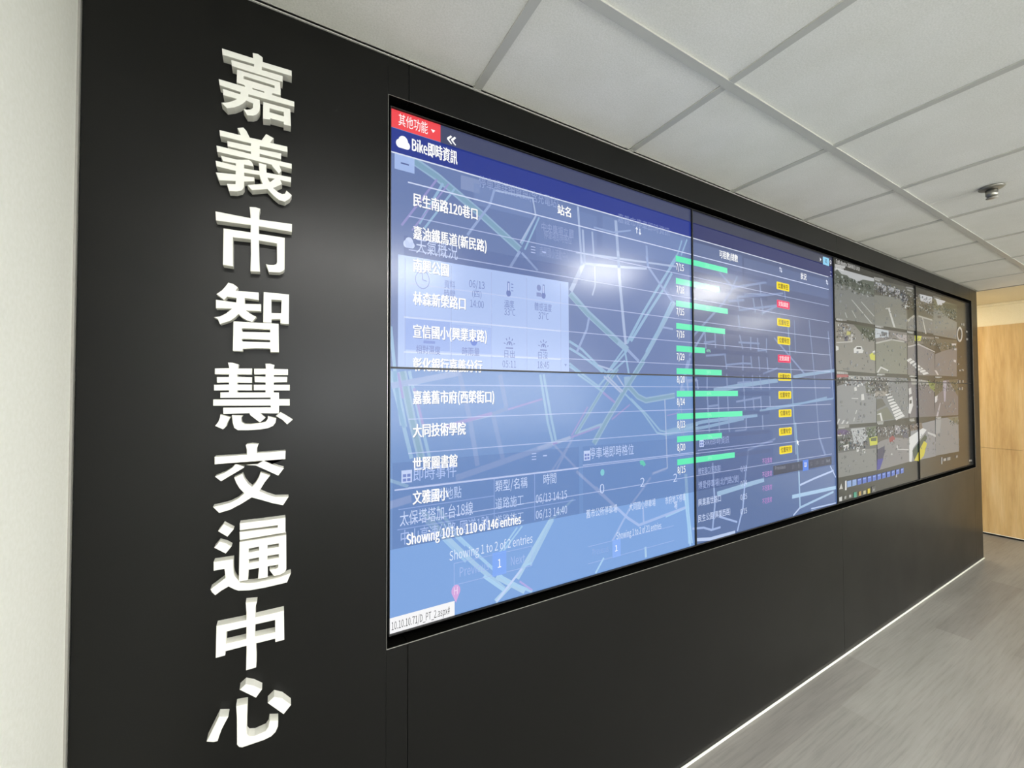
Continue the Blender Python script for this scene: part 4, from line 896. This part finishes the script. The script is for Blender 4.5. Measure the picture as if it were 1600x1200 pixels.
glyphs_of(sorted({t[0] for t in TEXTS} | {'國', '«', 'H', '英'} | {'%d%%' % (7*(k+3)) for k in range(10)}))
SCL, MID = [], []
def text(lay, s, u0, u1, v, em, col, al=1.0, bold=0):
    if bold:
        for du, dv in (((-.75, -.4), (.75, .4), (0, 0)) if bold == 1 else ((-.3, -.3), (.3, .3))): text(lay, s, u0+du, u1+du, v+dv, em, col, al)
        return
    if not SCL:
        ys_ = [y for t in glyphs('國') for x, y in t]
        SCL.append(.9/(max(ys_)-min(ys_))); MID.append((max(ys_)+min(ys_))/2)
    tr = glyphs(s); xs_ = [x for t in tr for x, y in t]; a, b = min(xs_), max(xs_)
    k = (u1-u0)/(b-a)
    for t in tr: poly(lay, col, [(u0+(x-a)*k, v-((y-MID[0])*SCL[0])*em) for x, y in t], al)

# base pictures, one shade per display: viewing-angle dimming baked into the second column
BASE = {(0, 1): '768bbd', (0, 0): '7aa2dc', (1, 1): '5c6688', (1, 0): '566e9e'}
for (i, j), c in BASE.items(): rect(0, c, i*960, (i+1)*960, (1-j)*540, (2-j)*540, light=True)
rect(0, '262522', 1920, 3840, 0, 1080)
# map of the streets
RC = {'e': ('a8cae8', 1), 'g': ('8fb8d0', 2), 'c': ('a6cdee', 3), 'w': ('c0d2f4', 4), 'n': ('a9bfec', 5), 'p': ('aaa6e2', 6)}
for c, al, w, pts in ROADS: stroke(RC[c][1], RC[c][0], w*1.15, pts, al)
# page behind the pop-up: boxes of other lists
for u0, u1, v0, v1, al in ((190, 350, 110, 160, .25), (360, 560, 108, 250, .16), (580, 930, 100, 190, .18), (965, 1240, 104, 200, .2), (1250, 1880, 110, 190, .14)): rect(8, '9fb8ea', u0, u1, v0, v1, al)
rect(8, 'c0d0f4', 158, 205, 100, 132, .35)
rect(9, '435280', 0, 1920, 92, 910, .30)                    # dim sheet of the pop-up
rect(10, '3c4c90', 8, 492, 735, 910, .16); rect(10, '3c4c90', 505, 960, 735, 910, .12); rect(10, '3c4c90', 985, 1420, 735, 910, .10); rect(10, '44548f', 30, 500, 262, 304, .22)
rect(10, 'b6ccfa', 18, 461, 304, 540, .78)                  # weather card
rect(11, '8ea6e4', 32, 132, 436, 501, .6); rect(11, '9cb2ea', 134, 234, 440, 502, .45)
for u in (32, 134, 234, 331, 434): rect(12, 'a3b2e2', u, u+2, 310, 536, .6)
for v in (432, 505): rect(12, 'e2eafc', 30, 434, v, v+3, .6)
# headings, the second column's colours greyed for the oblique viewing angle
rect(13, '3e4464', 110, 960, 0, 45); rect(13, '373a4e', 960, 1920, 0, 45); rect(13, '20348e', 0, 960, 41, 91); rect(13, '2e3468', 960, 1920, 41, 91)
rect(14, 'e8eefc', 0, 1880, 91, 94, .8); rect(14, 'f0464e', 0, 110, 0, 40)
rect(14, 'a8c0f0', 10, 52, 94, 126, .85); rect(15, '4c5c96', 23, 40, 109, 112)
text(16, '«', 126, 146, 24, 44, 'ffffff', 1, 1)
poly(16, 'ffffff', [(88, 18), (98, 18), (93, 25)])
for u, v, r in ((20, 70, 9), (28, 65, 13), (36, 71, 8)): disc(16, 'ffffff', u, v, r)
rect(16, 'ffffff', 20, 36, 70, 79)
for u, v, r in ((35, 279, 8), (41, 275, 11), (47, 280, 7)): disc(16, 'c8d6f6', u, v, r, .9)
rect(16, 'c8d6f6', 35, 47, 279, 287, .9)
# table of bicycle stations
rect(15, 'd6dffa', 38, 1880, 146, 149, .85)
for k in range(1, 11): rect(15, 'c2cdf2', 40, 1880, 147+71.2*k, 149.2+71.2*k, .62)
BAR = [1151, 1105, 1150, 1133, 1023, 1111, 1202, 1227, 1107, 1178]
for k, e in enumerate(BAR):
    v = 163+70.8*k
    rect(17, '4f5a86', 882, 1400, v+2, v+17, .25); rect(18, '58eab4', 883-k*.4, e, v, v+18.5); text(19, '%d%%' % (7*(k+3)), 1030, 1052, v+9, 13, '9df2cc')
    red = k in (1, 4); v = 168+70.4*k
    rect(18, 'e8486c' if red else 'f0d83c', 1463, 1556, v+1, v+27); rect(18, 'e8486c' if red else 'f0d83c', 1466, 1553, v-1, v+29)
# page buttons and small signs
rect(18, '2a2e48', 1419, 1876, 870, 905, .92); rect(19, '3f78e0', 1634, 1679, 867, 910)
for u in (1520, 1552, 1582, 1612, 1679, 1730, 1780, 1822): rect(19, '4a4e68', u, u+2, 872, 903, .8)
for u0, u1, v0, v1 in ((141, 345, 965, 967), (141, 345, 1012, 1014), (141, 143, 965, 1014), (343, 345, 965, 1014), (520, 860, 1000, 1002), (520, 860, 1045, 1047), (20, 240, 830, 832), (240, 242, 790, 905), (352, 354, 790, 905), (18, 480, 871, 873)): rect(15, 'a9bdf2', u0, u1, v0, v1, .5)
rect(15, '7ba6f2', 236, 273, 962, 1016); rect(15, '86aef4', 607, 638, 1000, 1048)
for u, v in ((26, 752), (508, 747), (988, 744)):
    rect(16, 'c6d4f8', u, u+22, v, v+26, .9)
    for a in (0, 1):
        for b in (0, 1): rect(17, '6a80c4', u+3+a*9, u+10+a*9, v+8+b*9, v+14+b*9)
for v in (236, 748):
    for d in (-7, 0, 7): rect(16, 'c0cdf4', 345, 358, v+d, v+d+2, .8)
    rect(16, 'c0cdf4', 378, 390, v, v+3, .8)
rect(15, 'c2cef2', 12, 490, 789, 792, .9); rect(15, 'b6c4ee', 505, 960, 783, 786, .7); rect(15, 'aab6e2', 980, 1420, 778, 781, .6)
ring(16, '5fc4b4', 724, 812, 22, 13, 20, 120); disc(16, '86d4d8', 573, 810, 9, .8)
disc(16, 'd8a6dc', 146, 1026, 13, .9); poly(16, 'd8a6dc', [(138, 1034), (154, 1034), (146, 1052)], .9); text(17, 'H', 142, 150, 1026, 22, 'f0d8f4')
rect(20, 'f4f4f6', 0, 143, 1047, 1080)
for a, b in ((713, 726), (1490, 1500), (1862, 1872)): text(19, '↑↓', a, b, 119, 24, 'e6ecfc') if False else (stroke(19, 'e6ecfc', 3, [(a, 126), (a, 110)]), stroke(19, 'e6ecfc', 3, [(a-4, 114), (a, 109), (a+4, 114)]), stroke(19, 'e6ecfc', 3, [(b, 110), (b, 126)]), stroke(19, 'e6ecfc', 3, [(b-4, 122), (b, 127), (b+4, 122)]))
rect(16, '8fd0f0', 1834, 1888, 10, 44); text(17, '英', 1850, 1874, 27, 22, '2c5a7a'); poly(16, 'f0f2fa', [(1808, 18), (1820, 26), (1808, 36)]); ring(16, 'e6e8f4', 1903, 24, 9, 4); rect(16, 'c0c6e0', 1896, 1910, 66, 69); rect(16, 'c0c6e0', 1896, 1910, 82, 85)
poly(21, 'f4f6fa', [(1592, 782), (1592, 802), (1598, 797), (1602, 805), (1606, 803), (1602, 794), (1609, 793)])
# weather pictograms
ring(17, '6a7cba', 70, 350, 20, 2); stroke(17, '6a7cba', 2, [(70, 350), (70, 336)]); stroke(17, '6a7cba', 2, [(70, 350), (80, 352)])
for u, v in ((281, 344), (382, 338)): stroke(17, '6a7cba', 6, [(u, v-18), (u, v+6)]); stroke(18, 'c6d4f8', 2.5, [(u, v-15), (u, v+4)]); disc(17, '6a7cba', u, v+10, 8)
for d in (-14, -6, 2): rect(17, '6a7cba', 288, 294, 344+d, 346+d)
disc(17, '7c8cc2', 368, 330, 8); rect(17, '7c8cc2', 361, 375, 342, 352)
for v in (460, 470, 480): rect(17, '6f86cc', 72, 98, v, v+6)
disc(17, '5a78cc', 190, 474, 11); disc(18, 'b6c6f2', 188, 470, 5)
for u in (283, 381):
    ring(17, '6c7cb8', u, 479, 10, 3, 0, 180); rect(17, '6c7cb8', u-10, u+10, 484, 487); disc(17, '6c7cb8', u, 475, 3)
    for a in (15, 55, 90, 125, 165): stroke(17, '6c7cb8', 2.4, [(u+14*.8*math.cos(math.radians(a)), 479-14*math.sin(math.radians(a))), (u+20*.8*math.cos(math.radians(a)), 479-20*math.sin(math.radians(a)))])
poly(17, '6a7cba', [(446, 518), (454, 518), (450, 525)])
# street cameras on the right-hand desktop
def dim(h): return '%02x%02x%02x' % tuple(int(int(h[i:i+2], 16)*.86) for i in (0, 2, 4))
for k, (c, pts) in enumerate(FEEDS): poly(1+k*.45, dim(c), pts)
def speck(u0, u1, v0, v1, n, cols, smax=11):
    for _ in range(n):
        u, v, a, b = random.uniform(u0, u1), random.uniform(v0, v1), random.uniform(3, smax), random.uniform(2, smax*.7)
        poly(112, dim(random.choice(cols)), [(u, v), (u+a, v+random.uniform(-2, 2)), (u+a*.8, v+b), (u-a*.2, v+b*.8)])
for s, *t in TEXTS:
    if len(t[4]) == 6 and t[6] and t[4] == 'ffffff': text(23, s, t[0]+1.6, t[1]+1.6, t[2]+1.8, t[3], '34406e', .55)   # drop shadow of the lettering
    text(24, s, *t)
TREES = ['3c4238', '4c5446', '5c6456', '7a8078', '9aa09c', 'b8bcbc', '2e302c', '6a6a60']
TOWN = ['3a3a3c', '56565a', '77777a', '9a9a9c', 'c2c4c6', 'dadcdc', '2a2a2c', '6a5a50', '4a5a6a']
ROADS_ = ['777a78', '888b89', '7f8280', '92949a']
for u0, u1, v0, v1, n, c in ((1936, 2350, 66, 130, 150, TREES), (2345, 2765, 42, 100, 170, TOWN), (2690, 2765, 90, 150, 40, TOWN), (2765, 3170, 45, 140, 200, TREES + TOWN), (3180, 3590, 65, 130, 150, TREES),
        (1940, 2130, 285, 350, 80, TOWN), (2190, 2340, 285, 345, 70, TREES), (2350, 2760, 285, 325, 60, TOWN), (2770, 3180, 282, 318, 70, TREES), (3190, 3580, 290, 330, 90, TREES),
        (1945, 2340, 520, 560, 130, TOWN), (2240, 2345, 535, 610, 50, TOWN), (2355, 2530, 520, 620, 100, TOWN), (2560, 2760, 520, 545, 50, TREES), (2850, 3160, 525, 580, 70, TREES), (3180, 3580, 525, 590, 110, TREES),
        (1945, 2230, 765, 850, 200, TOWN), (2230, 2345, 765, 810, 60, TREES), (2350, 2740, 765, 815, 170, TOWN), (2770, 2900, 765, 800, 40, TOWN), (3400, 3585, 760, 800, 50, TREES)):
    speck(u0, u1, v0, v1, n, c, 15)
for u0, u1, v0, v1 in ((1940, 2340, 140, 255), (2350, 2745, 130, 250), (2790, 3150, 180, 250), (3190, 3560, 150, 245), (1950, 2330, 380, 490), (2360, 2740, 350, 490), (2790, 3150, 350, 490), (3200, 3560, 370, 490),
        (1945, 2330, 600, 730), (2560, 2750, 560, 700), (2780, 3140, 580, 720), (3190, 3560, 600, 720), (1950, 2330, 860, 950), (2420, 2740, 830, 940), (2900, 3150, 800, 950), (3200, 3560, 810, 950)):
    speck(u0, u1, v0, v1, 26, ROADS_, 22)
for k in range(16):                                   # small time stamps on the pictures
    u, v = (1940, 2355, 2770, 3185)[k % 4], (36, 268, 506, 748)[k//4]
    for q in range(7): rect(113, 'c8cac8', u+q*9, u+q*9+5, v, v+7, .7)


# ---------------------------------------------------------------- the eight displays
def clip(pts, ax, val, keep_less):
    out = []
    for i, p in enumerate(pts):
        q = pts[(i+1) % len(pts)]; ip = (p[ax] <= val) == keep_less or p[ax] == val; iq = (q[ax] <= val) == keep_less or q[ax] == val
        if ip: out.append(p)
        if ip != iq:
            t = (val-p[ax])/(q[ax]-p[ax]); out.append((p[0]+(q[0]-p[0])*t, p[1]+(q[1]-p[1])*t))
    return out
LAY = .00002
BW, BF = .0023, .007
for i in range(4):
    for j in range(2):
        x0, z0 = i*PW, ZB+(1-j)*PH                       # j = 0 is the upper row
        o = tag(empty('display_panel', (x0+PW/2, .06, z0)), PANEL_LABEL[(i, j)], 'display panel', 'video wall displays in the black wall')
        bu0, bu1, bv0, bv1 = i*960+BW/UX, (i+1)*960-BW/UX, j*540+BW/VZ, (j+1)*540-BW/VZ
        me = bpy.data.meshes.new('screen'); V, Fc, Mi, slots = [], [], [], {}
        for lay, key, pts in ITEMS:
            us = [p[0] for p in pts]; vs = [p[1] for p in pts]
            if max(us) <= bu0 or min(us) >= bu1 or max(vs) <= bv0 or min(vs) >= bv1: continue
            for ax, val, less in ((0, bu0, False), (0, bu1, True), (1, bv0, False), (1, bv1, True)):
                if len(pts) > 2: pts = clip(pts, ax, val, less)
            if len(pts) < 3: continue
            area = sum(pts[a][0]*pts[(a+1) % len(pts)][1]-pts[(a+1) % len(pts)][0]*pts[a][1] for a in range(len(pts)))
            if abs(area) < .02: continue
            if area > 0: pts = pts[::-1]                 # all faces look into the room
            b = len(V)
            V += [(u*UX-x0-PW/2, DEP-.06-lay*LAY, ZT-v*VZ-z0) for u, v in pts]
            Fc.append(list(range(b, b+len(pts)))[::1]); Mi.append(slots.setdefault(key, len(slots)))
        me.from_pydata(V, [], Fc); me.update()
        for key in slots: me.materials.append(scr(*key))
        me.polygons.foreach_set('material_index', Mi)
        link('screen', me, None, o)
        h = PW/2-.0003
        fr = [(-h, h, DEP-.06-BF, .0, 0, BW), (-h, h, DEP-.06-BF, .0, PH-BW, PH), (-h, -h+BW, DEP-.06-BF, .0, BW, PH-BW), (h-BW, h, DEP-.06-BF, .0, BW, PH-BW)]
        boxes('bezel', fr, M_DARK, o)
        boxes('housing', [(-h+.004, h-.004, DEP-.06+.003, .065, .004, PH-.004)], M_DARK, o)
